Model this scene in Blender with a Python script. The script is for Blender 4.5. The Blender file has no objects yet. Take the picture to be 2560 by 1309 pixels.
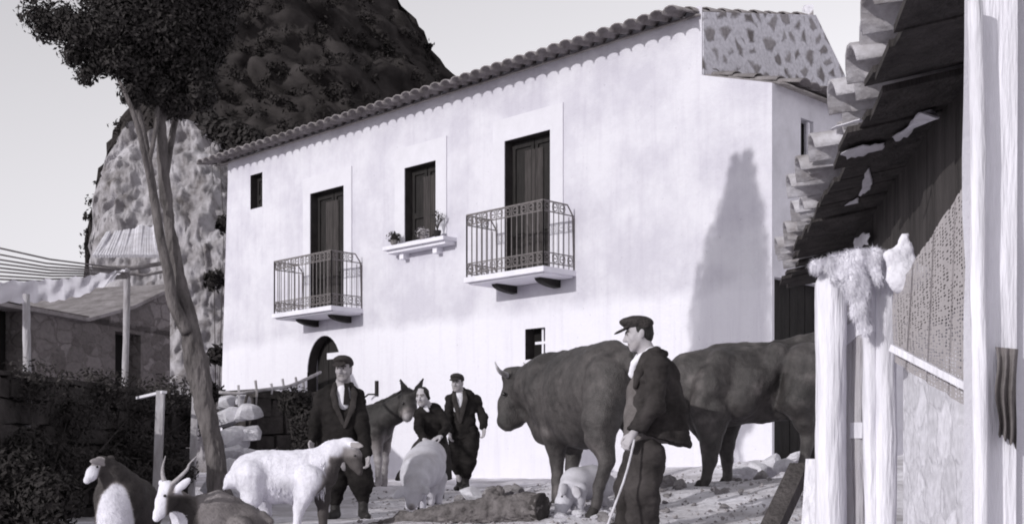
import bpy, math, random
import numpy as np
from mathutils import Vector
random.seed(7); RNG = np.random.default_rng(11)
scene = bpy.context.scene
COL = scene.collection
F, CX, HY, ZC = 3090.0, 1280.0, 1150.0, 0.6      # focal length (photo px), principal column, horizon row, eye height

def P(x, y, d): return np.array(((x-CX)/F*d, d, ZC+(HY-y)/F*d))
def R(r, d): return r*d/F
def V(*a): return np.array(a, float)
def nrm(v): v = np.asarray(v, float); return v/np.linalg.norm(v)

# ------------------------------------------------------------------ noise
def _hash(ix, iy, iz, seed):
    h = (ix.astype(np.int64)*374761393 + iy.astype(np.int64)*668265263 + iz.astype(np.int64)*2147483647 + seed*1274126177) & 0xffffffff
    h = ((h ^ (h >> 13))*1274126177) & 0xffffffff
    h = ((h ^ (h >> 16))*2246822519) & 0xffffffff
    return ((h ^ (h >> 15)) & 0xffff)/65535.0
def vnoise(p, seed=0):
    p = np.asarray(p, float); i = np.floor(p).astype(np.int64); f = p-i; f = f*f*(3-2*f)
    r = 0
    for a in (0, 1):
        for b in (0, 1):
            for c in (0, 1):
                w = (f[:,0] if a else 1-f[:,0])*(f[:,1] if b else 1-f[:,1])*(f[:,2] if c else 1-f[:,2])
                r = r + w*_hash(i[:,0]+a, i[:,1]+b, i[:,2]+c, seed)
    return r*2-1
def fbm(p, seed=0, oct=4):
    p = np.asarray(p, float); r = 0; a = 1.0; s = 0
    for o in range(oct):
        r = r + a*vnoise(p*2**o+17.3*o, seed+o); s += a; a *= .5
    return r/s

# ------------------------------------------------------------------ materials (an old monochrome world: warm darks, lavender whites)
def tint(v):
    t = min(max((v-.12)/.45, 0), 1)
    return (v*(1.09*(1-t)+.985*t), v*(.975*(1-t)+.965*t), v*(.97*(1-t)+1.045*t), 1)
MATS = {}
def mat(name, v, var=.25, scale=6, rough=.9, bump=.25, bscale=None, spec=.2, stretch=None, attr=False, kind=None):
    if name in MATS: return MATS[name]
    m = bpy.data.materials.new(name); m.use_nodes = True; MATS[name] = m
    nt = m.node_tree; N = nt.nodes; L = nt.links
    b = N['Principled BSDF']; b.inputs['Roughness'].default_value = rough
    b.inputs['Specular IOR Level'].default_value = spec
    tc = N.new('ShaderNodeTexCoord'); src = tc.outputs['Object']
    if stretch:
        mp = N.new('ShaderNodeMapping'); mp.inputs['Scale'].default_value = stretch
        L.new(src, mp.inputs['Vector']); src = mp.outputs['Vector']
    n1 = N.new('ShaderNodeTexNoise'); n1.inputs['Scale'].default_value = scale; n1.inputs['Detail'].default_value = 8; n1.inputs['Roughness'].default_value = .65
    L.new(src, n1.inputs['Vector'])
    rp = N.new('ShaderNodeValToRGB'); rp.color_ramp.elements[0].position = .3; rp.color_ramp.elements[1].position = .7
    if attr:
        rp.color_ramp.elements[0].color = (1-var,)*3+(1,); rp.color_ramp.elements[1].color = (1+var,)*3+(1,)
        at = N.new('ShaderNodeAttribute'); at.attribute_name = 'coat'
        mx = N.new('ShaderNodeMix'); mx.data_type = 'RGBA'; mx.blend_type = 'MULTIPLY'; mx.inputs[0].default_value = 1
        L.new(at.outputs['Color'], mx.inputs[6]); L.new(rp.outputs['Color'], mx.inputs[7]); out = mx.outputs[2]
    else:
        rp.color_ramp.elements[0].color = tint(v*(1-var)); rp.color_ramp.elements[1].color = tint(min(v*(1+var), .9)); out = rp.outputs['Color']
    L.new(n1.outputs['Fac'], rp.inputs['Fac'])
    L.new(out, b.inputs['Base Color'])
    if bump:
        n2 = N.new('ShaderNodeTexNoise'); n2.inputs['Scale'].default_value = bscale or scale*5; n2.inputs['Detail'].default_value = 6
        L.new(src, n2.inputs['Vector'])
        bp = N.new('ShaderNodeBump'); bp.inputs['Strength'].default_value = bump; bp.inputs['Distance'].default_value = .03
        L.new(n2.outputs['Fac'], bp.inputs['Height']); L.new(bp.outputs['Normal'], b.inputs['Normal'])
    return m

def stone_mat(name, stone, mortar, scale, var=.35, mw=.06, bump=.6, warp=.25, stretch=(1, 1, 1.5), smin=None):
    m = bpy.data.materials.new(name); m.use_nodes = True; nt = m.node_tree; N = nt.nodes; L = nt.links
    b = N['Principled BSDF']; b.inputs['Roughness'].default_value = .95; b.inputs['Specular IOR Level'].default_value = .1
    tc = N.new('ShaderNodeTexCoord'); mp = N.new('ShaderNodeMapping'); mp.inputs['Scale'].default_value = stretch
    L.new(tc.outputs['Object'], mp.inputs['Vector'])
    nz = N.new('ShaderNodeTexNoise'); nz.inputs['Scale'].default_value = scale*1.3; nz.inputs['Detail'].default_value = 4
    L.new(mp.outputs['Vector'], nz.inputs['Vector'])
    ad = N.new('ShaderNodeVectorMath'); ad.operation = 'MULTIPLY_ADD'
    ad.inputs[1].default_value = (warp/scale,)*3; L.new(nz.outputs['Color'], ad.inputs[0]); L.new(mp.outputs['Vector'], ad.inputs[2])
    ve = N.new('ShaderNodeTexVoronoi'); ve.feature = 'DISTANCE_TO_EDGE'; ve.inputs['Scale'].default_value = scale; L.new(ad.outputs[0], ve.inputs['Vector'])
    vc = N.new('ShaderNodeTexVoronoi'); vc.inputs['Scale'].default_value = scale; L.new(ad.outputs[0], vc.inputs['Vector'])
    rm = N.new('ShaderNodeMapRange'); rm.inputs['From Min'].default_value = mw; rm.inputs['From Max'].default_value = mw*1.8+.02; L.new(ve.outputs['Distance'], rm.inputs['Value'])
    bw = N.new('ShaderNodeRGBToBW'); L.new(vc.outputs['Color'], bw.inputs['Color'])
    rs = N.new('ShaderNodeValToRGB'); rs.color_ramp.elements[0].position = .2; rs.color_ramp.elements[1].position = .8
    rs.color_ramp.elements[0].color = tint(stone*(1-var)); rs.color_ramp.elements[1].color = tint(stone*(1+var))
    L.new(bw.outputs['Val'], rs.inputs['Fac'])
    n3 = N.new('ShaderNodeTexNoise'); n3.inputs['Scale'].default_value = scale*5; n3.inputs['Detail'].default_value = 6; L.new(mp.outputs['Vector'], n3.inputs['Vector'])
    m3 = N.new('ShaderNodeMapRange'); m3.inputs['To Min'].default_value = .6; m3.inputs['To Max'].default_value = 1.4; L.new(n3.outputs['Fac'], m3.inputs['Value'])
    mx = N.new('ShaderNodeMix'); mx.data_type = 'RGBA'; L.new(rm.outputs['Result'], mx.inputs[0]); mx.inputs[6].default_value = tint(mortar); L.new(rs.outputs['Color'], mx.inputs[7])
    m2 = N.new('ShaderNodeMix'); m2.data_type = 'RGBA'; m2.blend_type = 'MULTIPLY'; m2.inputs[0].default_value = 1; L.new(mx.outputs[2], m2.inputs[6]); L.new(m3.outputs['Result'], m2.inputs[7])
    L.new(m2.outputs[2], b.inputs['Base Color'])
    ah = N.new('ShaderNodeMath'); ah.operation = 'MULTIPLY_ADD'; ah.inputs[1].default_value = .3; L.new(n3.outputs['Fac'], ah.inputs[0]); L.new(rm.outputs['Result'], ah.inputs[2])
    bp = N.new('ShaderNodeBump'); bp.inputs['Strength'].default_value = bump; bp.inputs['Distance'].default_value = .05; L.new(ah.outputs[0], bp.inputs['Height']); L.new(bp.outputs['Normal'], b.inputs['Normal'])
    MATS[name] = m
    return m

# ------------------------------------------------------------------ objects
ORG = {}
def tag(o, label, cat, group=None, kind=None):
    if label: o['label'] = label
    if cat: o['category'] = cat
    if group: o['group'] = group
    if kind: o['kind'] = kind
    return o
def thing(name, label, cat, loc, group=None):
    o = bpy.data.objects.new(name, None); COL.objects.link(o); o.empty_display_size = .1
    loc = np.array([float(c) for c in loc]); o.location = loc; ORG[o.name] = loc
    return tag(o, label, cat, group)
def mesh_obj(name, verts, faces, m, parent=None, smooth=True, coat=None, origin=None):
    verts = np.asarray(verts, float)
    org = ORG[parent.name] if parent is not None else (np.asarray(origin, float) if origin is not None else np.zeros(3))
    me = bpy.data.meshes.new(name)
    vv = verts-org
    if isinstance(faces, np.ndarray):
        nf, k = faces.shape
        me.vertices.add(len(vv)); me.vertices.foreach_set('co', vv.astype(np.float32).ravel())
        me.loops.add(nf*k); me.loops.foreach_set('vertex_index', faces.astype(np.int32).ravel())
        me.polygons.add(nf); me.polygons.foreach_set('loop_start', np.arange(0, nf*k, k, dtype=np.int32))
        me.update(calc_edges=True); me.validate()
    else:
        me.from_pydata(vv.tolist(), [], faces); me.update()
    me.polygons.foreach_set('use_smooth', np.full(len(me.polygons), bool(smooth)))
    if coat is not None:
        a = me.color_attributes.new('coat', 'FLOAT_COLOR', 'POINT')
        a.data.foreach_set('color', np.asarray(coat, np.float32).ravel())
    me.materials.append(m)
    o = bpy.data.objects.new(name, me); COL.objects.link(o)
    if parent is not None: o.parent = parent
    else: o.location = org
    ORG[o.name] = org
    return o
def coatcol(v):
    v = np.asarray(v, float); t = np.clip((v-.12)/.45, 0, 1)
    return np.stack([v*(1.09*(1-t)+.985*t), v*(.975*(1-t)+.965*t), v*(.97*(1-t)+1.06*t), np.ones_like(v)], 1)

class MB:
    def __init__(s): s.v = []; s.f = []
    def add(s, vs, fs):
        n = len(s.v); s.v += [list(map(float, v)) for v in vs]; s.f += [[i+n for i in f] for f in fs]; return s
    def box(s, c, size, ax=None):
        c = np.asarray(c, float); X, Y, Z = ax if ax is not None else (V(1,0,0), V(0,1,0), V(0,0,1))
        X, Y, Z = X*size[0]/2, Y*size[1]/2, Z*size[2]/2
        vs = [c+a*X+b*Y+g*Z for a in (-1,1) for b in (-1,1) for g in (-1,1)]
        return s.add(vs, [(0,1,3,2),(4,6,7,5),(0,4,5,1),(2,3,7,6),(0,2,6,4),(1,5,7,3)])
    def beam(s, a, b, w, h=None, up=V(0,0,1)):
        a, b = np.asarray(a, float), np.asarray(b, float); d = nrm(b-a)
        if abs(d@up) > .95: up = V(0,1,0)
        X = nrm(np.cross(d, up)); U = np.cross(X, d)
        return s.box((a+b)/2, (w, np.linalg.norm(b-a), h or w), (X, d, U))
    def tube(s, pts, rad, n=8, cap=True, jit=0):
        pts = [np.asarray(p, float) for p in pts]; m = len(pts)
        if np.isscalar(rad): rad = [rad]*m
        vs = []; ref = None
        for i, p in enumerate(pts):
            d = nrm((pts[min(i+1, m-1)]-pts[max(i-1, 0)]))
            if ref is None: ref = V(0,0,1) if abs(d[2]) < .9 else V(1,0,0)
            X = nrm(np.cross(d, ref)); Y = np.cross(X, d); ref = Y
            for k in range(n):
                a = 2*math.pi*k/n; r = rad[i]*(1+(random.uniform(-jit, jit) if jit else 0))
                vs.append(p+X*math.cos(a)*r+Y*math.sin(a)*r)
        fs = [(i*n+k, i*n+(k+1) % n, (i+1)*n+(k+1) % n, (i+1)*n+k) for i in range(m-1) for k in range(n)]
        if cap: fs += [tuple(range(n-1, -1, -1)), tuple(range((m-1)*n, m*n))]
        return s.add(vs, fs)
    def prism(s, poly, ext):
        n = len(poly); poly = [np.asarray(p, float) for p in poly]; e = np.asarray(ext, float)
        return s.add(poly+[p+e for p in poly], [tuple(range(n-1, -1, -1)), tuple(range(n, 2*n))]+[(i, (i+1) % n, n+(i+1) % n, n+i) for i in range(n)])
    def build(s, name, m, parent=None, smooth=False, origin=None): return mesh_obj(name, s.v, s.f, m, parent, smooth, origin=origin)

def spline(pts, n):
    pts = [np.asarray(p, float) for p in pts]; q = [2*pts[0]-pts[1]]+pts+[2*pts[-1]-pts[-2]]; out = []
    for i in range(len(pts)-1):
        p0, p1, p2, p3 = q[i:i+4]
        for k in range(n):
            t = k/n; out.append(.5*((2*p1)+(p2-p0)*t+(2*p0-5*p1+4*p2-p3)*t*t+(3*p1-p0-3*p2+p3)*t**3))
    out.append(pts[-1]); return out

# ------------------------------------------------------------------ signed-distance bodies, meshed with surface nets
class Body:
    def __init__(s): s.p = []; s.cuts = []
    def c(s, a, ra, b, rb, k=.05, q=1, ax=None, sub=False):
        s.p.append(('c', np.asarray(a, float), ra, np.asarray(b, float), rb, k, q, ax, sub)); return s
    def chain(s, pts, k=.05, q=1, ax=None):
        for (a, ra), (b, rb) in zip(pts[:-1], pts[1:]): s.c(a, ra, b, rb, k, q, ax)
        return s
    def e(s, c, r, M=None, k=.05, sub=False):
        s.p.append(('e', np.asarray(c, float), np.asarray(r, float), np.eye(3) if M is None else np.asarray(M, float), k, sub)); return s
    def cut(s, pt, n): s.cuts.append((np.asarray(pt, float), nrm(n))); return s
    def mesh(s, h):
        lo = np.full(3, 1e9); hi = -lo
        for p in s.p:
            if p[0] == 'c':
                sub = p[8]; r = max(p[2], p[4])*max(1, p[6]); b0 = np.minimum(p[1], p[3])-r; b1 = np.maximum(p[1], p[3])+r
            else: sub = p[5]; r = max(p[2]); b0 = p[1]-r; b1 = p[1]+r
            if not sub: lo = np.minimum(lo, b0); hi = np.maximum(hi, b1)
        lo -= 4*h+.03; hi += 4*h+.03
        n = np.ceil((hi-lo)/h).astype(int)+1
        f = np.full(n, .5, np.float32)
        axs = [(lo[i]+h*np.arange(n[i])).astype(np.float32) for i in range(3)]
        for p in s.p:
            if p[0] == 'c':
                _, a, ra, b, rb, k, q, ax, sub = p; r = max(ra, rb)*max(1, q); b0 = np.minimum(a, b)-r; b1 = np.maximum(a, b)+r
            else:
                _, c, rr, M, k, sub = p; r = max(rr); b0 = c-r; b1 = c+r
            pad = k+3*h+.02
            i0 = np.maximum(np.floor((b0-pad-lo)/h).astype(int), 0); i1 = np.minimum(np.ceil((b1+pad-lo)/h).astype(int)+1, n)
            if np.any(i1 <= i0): continue
            sl = tuple(slice(i0[i], i1[i]) for i in range(3))
            X = axs[0][sl[0]][:, None, None]; Y = axs[1][sl[1]][None, :, None]; Z = axs[2][sl[2]][None, None, :]
            if p[0] == 'c':
                dx, dy, dz = X-a[0], Y-a[1], Z-a[2]; ba = b-a
                if q != 1:
                    A = nrm(ax if ax is not None else (0, 1, 0)); g = 1/q-1
                    t = (dx*A[0]+dy*A[1]+dz*A[2])*g; dx = dx+t*A[0]; dy = dy+t*A[1]; dz = dz+t*A[2]; ba = ba+(ba@A)*g*A
                L2 = max(float(ba@ba), 1e-9)
                t = np.clip((dx*ba[0]+dy*ba[1]+dz*ba[2])/L2, 0, 1)
                d = np.sqrt((dx-t*ba[0])**2+(dy-t*ba[1])**2+(dz-t*ba[2])**2)-(ra+(rb-ra)*t)
            else:
                dx, dy, dz = X-c[0], Y-c[1], Z-c[2]
                u = [(M[i][0]*dx+M[i][1]*dy+M[i][2]*dz)/rr[i] for i in range(3)]
                k0 = np.sqrt(u[0]**2+u[1]**2+u[2]**2)+1e-6; k1 = np.sqrt((u[0]/rr[0])**2+(u[1]/rr[1])**2+(u[2]/rr[2])**2)+1e-6
                d = k0*(k0-1)/k1
            g = f[sl]
            if sub:
                d = -d; hh = np.maximum(k-np.abs(g-d), 0)/k if k > 0 else 0
                f[sl] = np.maximum(g, d)+(hh*hh*k*.25 if k > 0 else 0)
            else:
                hh = np.maximum(k-np.abs(g-d), 0)/k
                f[sl] = np.minimum(g, d)-hh*hh*k*.25
        for pt, nn in s.cuts:
            d = (axs[0][:, None, None]-pt[0])*nn[0]+(axs[1][None, :, None]-pt[1])*nn[1]+(axs[2][None, None, :]-pt[2])*nn[2]
            f = np.maximum(f, d.astype(np.float32))
        f[0] = f[-1] = .5; f[:, 0] = f[:, -1] = .5; f[:, :, 0] = f[:, :, -1] = .5
        return surface_nets(f, lo, h)
    def build(s, name, m, parent, h=.012, noise=(), coat=None, smooth=2):
        v, q = s.mesh(h)
        v = laplace(v, q, smooth)
        if noise:
            nn = vert_normals(v, q)
            for amp, sc, seed in noise:
                sc3 = np.asarray(sc if np.ndim(sc) else (sc,)*3, float)
                v = v+nn*(amp*fbm(v*sc3, seed, 3))[:, None]
        cc = coatcol(coat(v)) if coat else None
        return mesh_obj(name, v, q, m, parent, True, cc)

def surface_nets(f, lo, h):
    s = f < 0
    n = np.array(f.shape)
    cnt = np.zeros(n-1, np.int8)
    offs = [(a, b, c) for a in (0,1) for b in (0,1) for c in (0,1)]
    for a, b, c in offs: cnt += s[a:n[0]-1+a, b:n[1]-1+b, c:n[2]-1+c]
    act = (cnt > 0) & (cnt < 8); idx = np.argwhere(act)
    vals = {o: f[idx[:,0]+o[0], idx[:,1]+o[1], idx[:,2]+o[2]] for o in offs}
    acc = np.zeros((len(idx), 3)); num = np.zeros(len(idx))
    for o in offs:
        for ax in range(3):
            if o[ax]: continue
            o2 = list(o); o2[ax] = 1; va = vals[o]; vb = vals[tuple(o2)]
            cr = (va < 0) != (vb < 0); t = np.where(cr, va/np.where(cr, va-vb, 1), 0)
            for i in range(3): acc[:, i] += np.where(cr, o[i]+(t if i == ax else 0), 0)
            num += cr
    v = lo+h*(idx+acc/num[:, None])
    vid = np.full(act.shape, -1, np.int64); vid[act] = np.arange(len(idx))
    fs = []
    for ax in range(3):
        b, c = [(1,2),(2,0),(0,1)][ax]
        sl0 = [slice(None)]*3; sl1 = [slice(None)]*3; sl0[ax] = slice(0, -1); sl1[ax] = slice(1, None)
        e = s[tuple(sl0)] != s[tuple(sl1)]
        pos = np.argwhere(e); ins = s[tuple(pos.T)]
        q = []
        for db, dc in ((-1,-1),(0,-1),(0,0),(-1,0)):
            w = pos.copy(); w[:, b] += db; w[:, c] += dc; q.append(vid[tuple(w.T)])
        q = np.stack(q, 1); q[~ins] = q[~ins][:, ::-1]; fs.append(q)
    return v, np.concatenate(fs)
def laplace(v, q, it):
    e = np.concatenate([q[:, [0,1]], q[:, [1,2]], q[:, [2,3]], q[:, [3,0]]])
    for k in range(it):
        a = np.zeros_like(v); c = np.zeros(len(v))
        for i, j in ((0,1),(1,0)):
            for d in range(3): a[:, d] += np.bincount(e[:, i], v[e[:, j], d], len(v))
            c += np.bincount(e[:, i], minlength=len(v))
        v = v+.5*(a/np.maximum(c, 1)[:, None]-v)
    return v
def vert_normals(v, q):
    n = np.cross(v[q[:,2]]-v[q[:,0]], v[q[:,3]]-v[q[:,1]]); r = np.zeros_like(v)
    for k in range(4):
        for d in range(3): r[:, d] += np.bincount(q[:, k], n[:, d], len(v))
    return r/np.maximum(np.linalg.norm(r, axis=1), 1e-9)[:, None]

def leaves(blobs, n, size, seed, surf=.55, flat=.5):
    """leaf-sized quads spread through ellipsoidal clumps: blobs = (centre, radii, weight)"""
    g = np.random.default_rng(seed); w = np.array([b[2] for b in blobs], float); w /= w.sum()
    ci = g.choice(len(blobs), n, p=w)
    C = np.array([b[0] for b in blobs])[ci]; Rr = np.array([np.broadcast_to(b[1], 3) for b in blobs])[ci]
    d = g.normal(size=(n, 3)); d /= np.linalg.norm(d, axis=1)[:, None]
    r = g.random(n)**surf
    c = C+d*Rr*r[:, None]+g.normal(size=(n, 3))*size*.6
    nn = d+g.normal(size=(n, 3))*flat; nn /= np.linalg.norm(nn, axis=1)[:, None]
    t = np.cross(nn, g.normal(size=(n, 3))); t /= np.linalg.norm(t, axis=1)[:, None]; b = np.cross(nn, t)
    s = size*(.5+g.random(n))[:, None]
    v = np.stack([c-t*s, c+b*s*.45-t*s*.1, c+t*s, c-b*s*.45-t*s*.1], 1).reshape(-1, 3)
    return v, np.arange(4*n).reshape(-1, 4)

# ------------------------------------------------------------------ ground heights
GC = np.array([(-1.78,12.8,-.02),(.97,9.4,0),(.68,10.3,.13),(.43,11.6,.24),(1.9,12.3,.33),(2.9,12.3,.46),(2.35,12.9,.38),(-.95,15.5,.1),(-.62,17.4,.17),
   (-1.9,18,.22),(3.8,17.6,.62),(2.8,18.6,.5),(0,21.5,.28),(-3,24.5,.25),(-1.8,10.7,-.02),(-3,9.3,-.05),(-2.9,12,-.02),(-.35,10.4,.03),(1.7,8.4,.1),(1.2,4,.0),(2.4,9,.2),
   (-6,28,.3),(-8,16,.2),(-5,13,0),(0,4,-.05),(-4,5,-.1),(4,5,.1),(5,12,.7),(8,18,1.0),(-12,24,.5),(-1,14.2,.04),(-.9,13.2,0),(.9,14.5,.3),(1.2,17,.33),(-3,16,.1)])
def gz(x, y):
    x = np.asarray(x, float); y = np.asarray(y, float)
    w = 1/(((x[..., None]-GC[:,0])**2+(y[..., None]-GC[:,1])**2+.35)**1.6)
    return (w*GC[:,2]).sum(-1)/w.sum(-1)
def G(x, y): return float(gz(np.array(x), np.array(y)))
def PG(x, d, dz=0): X = (x-CX)/F*d; return V(X, d, G(X, d)+dz)

# ================================================================== camera, sun, sky
cam = bpy.data.cameras.new('camera'); co = bpy.data.objects.new('camera', cam); COL.objects.link(co)
co.location = (0, 0, ZC); co.rotation_euler = (math.radians(90), 0, 0)
cam.sensor_width = 36; cam.lens = F/2560*36; cam.shift_y = (HY-654.5)/2560; cam.clip_end = 3000; cam.clip_start = .1
scene.camera = co
SUN_EL = math.radians(18.0)
SDIR = V(-.71*math.cos(SUN_EL), -.704*math.cos(SUN_EL), math.sin(SUN_EL))       # towards the sun
sl = bpy.data.lights.new('sun', 'SUN'); sl.energy = 3.5; sl.angle = math.radians(.6); sl.color = (1, .985, .97)
so = bpy.data.objects.new('sun', sl); COL.objects.link(so); so.location = (-20, -20, 30)
so.rotation_euler = Vector(SDIR).to_track_quat('Z', 'Y').to_euler()
w = bpy.data.worlds.new('World'); scene.world = w; w.use_nodes = True
nt = w.node_tree; sky = nt.nodes.new('ShaderNodeTexSky'); sky.sky_type = 'NISHITA'; sky.sun_disc = False
sky.sun_elevation = SUN_EL; sky.sun_rotation = math.atan2(SDIR[0], SDIR[1]); sky.dust_density = .3; sky.air_density = 1.2
bw = nt.nodes.new('ShaderNodeSeparateColor'); mu = nt.nodes.new('ShaderNodeMix'); mu.data_type = 'RGBA'; mu.blend_type = 'MULTIPLY'; mu.inputs[0].default_value = 1
nt.links.new(sky.outputs[0], bw.inputs[0]); nt.links.new(bw.outputs[2], mu.inputs[6]); mu.inputs[7].default_value = (1.68, 1.65, 1.73, 1)     # blue-sensitive film: the sky prints white
nt.links.new(mu.outputs[2], nt.nodes['Background'].inputs['Color']); nt.nodes['Background'].inputs['Strength'].default_value = .15
vs = scene.view_settings; vs.view_transform = 'Standard'; vs.look = 'None'; vs.gamma = 1; vs.use_curve_mapping = False; vs.exposure = -0.52
scene.cycles.filter_width = 1.9     # an old, slightly soft lens

# ================================================================== ground
def ground_material():
    m = mat('dirt', .6, .42, 1.3, .95, .9, 14)
    return m
xs = np.unique(np.concatenate([np.linspace(-300, -14, 24), np.arange(-14, -5, .3), np.arange(-5, 5, .06), np.arange(5, 14, .3), np.linspace(14, 300, 24)]))
ys = np.unique(np.concatenate([np.linspace(-150, 0, 16), np.arange(0, 8, .2), np.arange(8, 20, .06), np.arange(20, 34, .3), np.linspace(34, 600, 40)]))
gx, gy = np.meshgrid(xs, ys, indexing='ij'); gzv = gz(gx, gy)
flat = np.stack([gx.ravel(), gy.ravel(), gzv.ravel()], 1)
near = ((flat[:,1] > 5) & (flat[:,1] < 26) & (np.abs(flat[:,0]) < 7)).astype(float)
flat[:,2] += near*(.022*fbm(flat*V(2.2,2.2,0)+5, 3, 4)+.012*fbm(flat*V(11,11,0), 8, 2))
ii = np.arange(len(xs)*len(ys)).reshape(len(xs), len(ys))
fq = np.stack([ii[:-1,:-1].ravel(), ii[1:,:-1].ravel(), ii[1:,1:].ravel(), ii[:-1,1:].ravel()], 1)
tag(mesh_obj('ground', flat, fq, ground_material(), None, True), 'trodden pale earth yard in front of the farmhouse', 'ground', kind='structure')

def relief(name, ridge, d0, d1, ybase, m, amp, sc, seed, back=30, nx=220, nz=130):
    rx = np.array([p[0] for p in ridge], float); ry = np.array([p[1] for p in ridge], float)
    X = np.linspace(rx[0], rx[-1], nx); Yr = np.interp(X, rx, ry)
    vs = []
    zb = -1.0
    for j in range(nz):
        t = j/(nz-1); d = d0+(d1-d0)*t**1.2
        ztop = ZC+(HY-Yr)/F*d1
        z = zb+(ztop-zb)*t
        # keep the ridge where the photograph has it, the foot nearer
        vs.append(np.stack([(X-CX)/F*d, np.full(nx, d), z], 1))
    for j in range(1, 16):
        t = j/15; z = zb+(ZC+(HY-Yr)/F*d1-zb)*(1-t)
        vs.append(np.stack([(X-CX)/F*d1, np.full(nx, d1+back*t), z], 1))
    v = np.concatenate(vs); nr = nz+15
    n = fbm(v*sc, seed, 5); n2 = np.abs(fbm(v*sc*2.3+9, seed+5, 4))
    row = np.repeat(np.arange(nr), nx)
    v[:,1] -= amp*(n*1.5+n2*1.2)
    v[:,2] += amp*.35*fbm(v*sc*1.7+31, seed+9, 4)*(row > 3)
    v[:,0] += amp*.3*fbm(v*sc*1.9+51, seed+11, 4); v[:,1] -= amp*.5*fbm(v*sc*5+77, seed+15, 4)
    ii = np.arange(nr*nx).reshape(nr, nx)
    fq = np.stack([ii[:-1,:-1].ravel(), ii[:-1,1:].ravel(), ii[1:,1:].ravel(), ii[1:,:-1].ravel()], 1)
    return mesh_obj(name, v, fq, m, None, True)
hm = mat('scrub_hill', .036, .55, .45, 1, 1.0, 1.6, spec=.02)
o = relief('hill', [(225,760),(240,560),(262,430),(300,335),(335,250),(380,120),(430,-20),(520,-180),(650,-220),(780,-160),(890,-75),(985,-4),(1038,38),(1072,86),(1082,122),(1120,158),(1168,190),(1226,240),(1400,330),(1700,420),(2100,520),(2900,600)],
    60, 92, 1000, hm, 2.6, .17, 21)
tag(o, 'steep dark mountain side rising behind the farmhouse', 'hill', kind='structure')
hv = np.empty(len(o.data.vertices)*3, np.float32); o.data.vertices.foreach_get('co', hv); hv = hv.reshape(-1, 3)[220*20:220*122]
v, f = leaves([(hv[i]+V(0,-.3,.2), V(.9,.5,.6)*g_*.55, 1) for i, g_ in zip(RNG.integers(0, len(hv), 1900), RNG.uniform(.5,1.6,1900))], 70000, .14, 77)
tag(mesh_obj('hillside_scrub', v, f, mat('hill_leaves', .028, .6, 1.2, .9, 0, spec=.05), None, False), 'dark scrub covering the mountain side', 'scrub', kind='stuff')
cm = mat('cliff_rock', .30, .62, 1.5, .95, 1.0, 5)
o = relief('cliff', [(222,760),(236,640),(243,560),(252,450),(270,385),(300,325),(330,305),(360,330),(395,300),(430,283),(470,292),(520,300),(560,330),(590,360),(640,430),(700,600)],
    31, 37, 1000, cm, .6, .6, 33, back=8)
tag(o, 'pale weathered rock outcrop between the house and the leaning tree', 'cliff', kind='structure')

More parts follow.
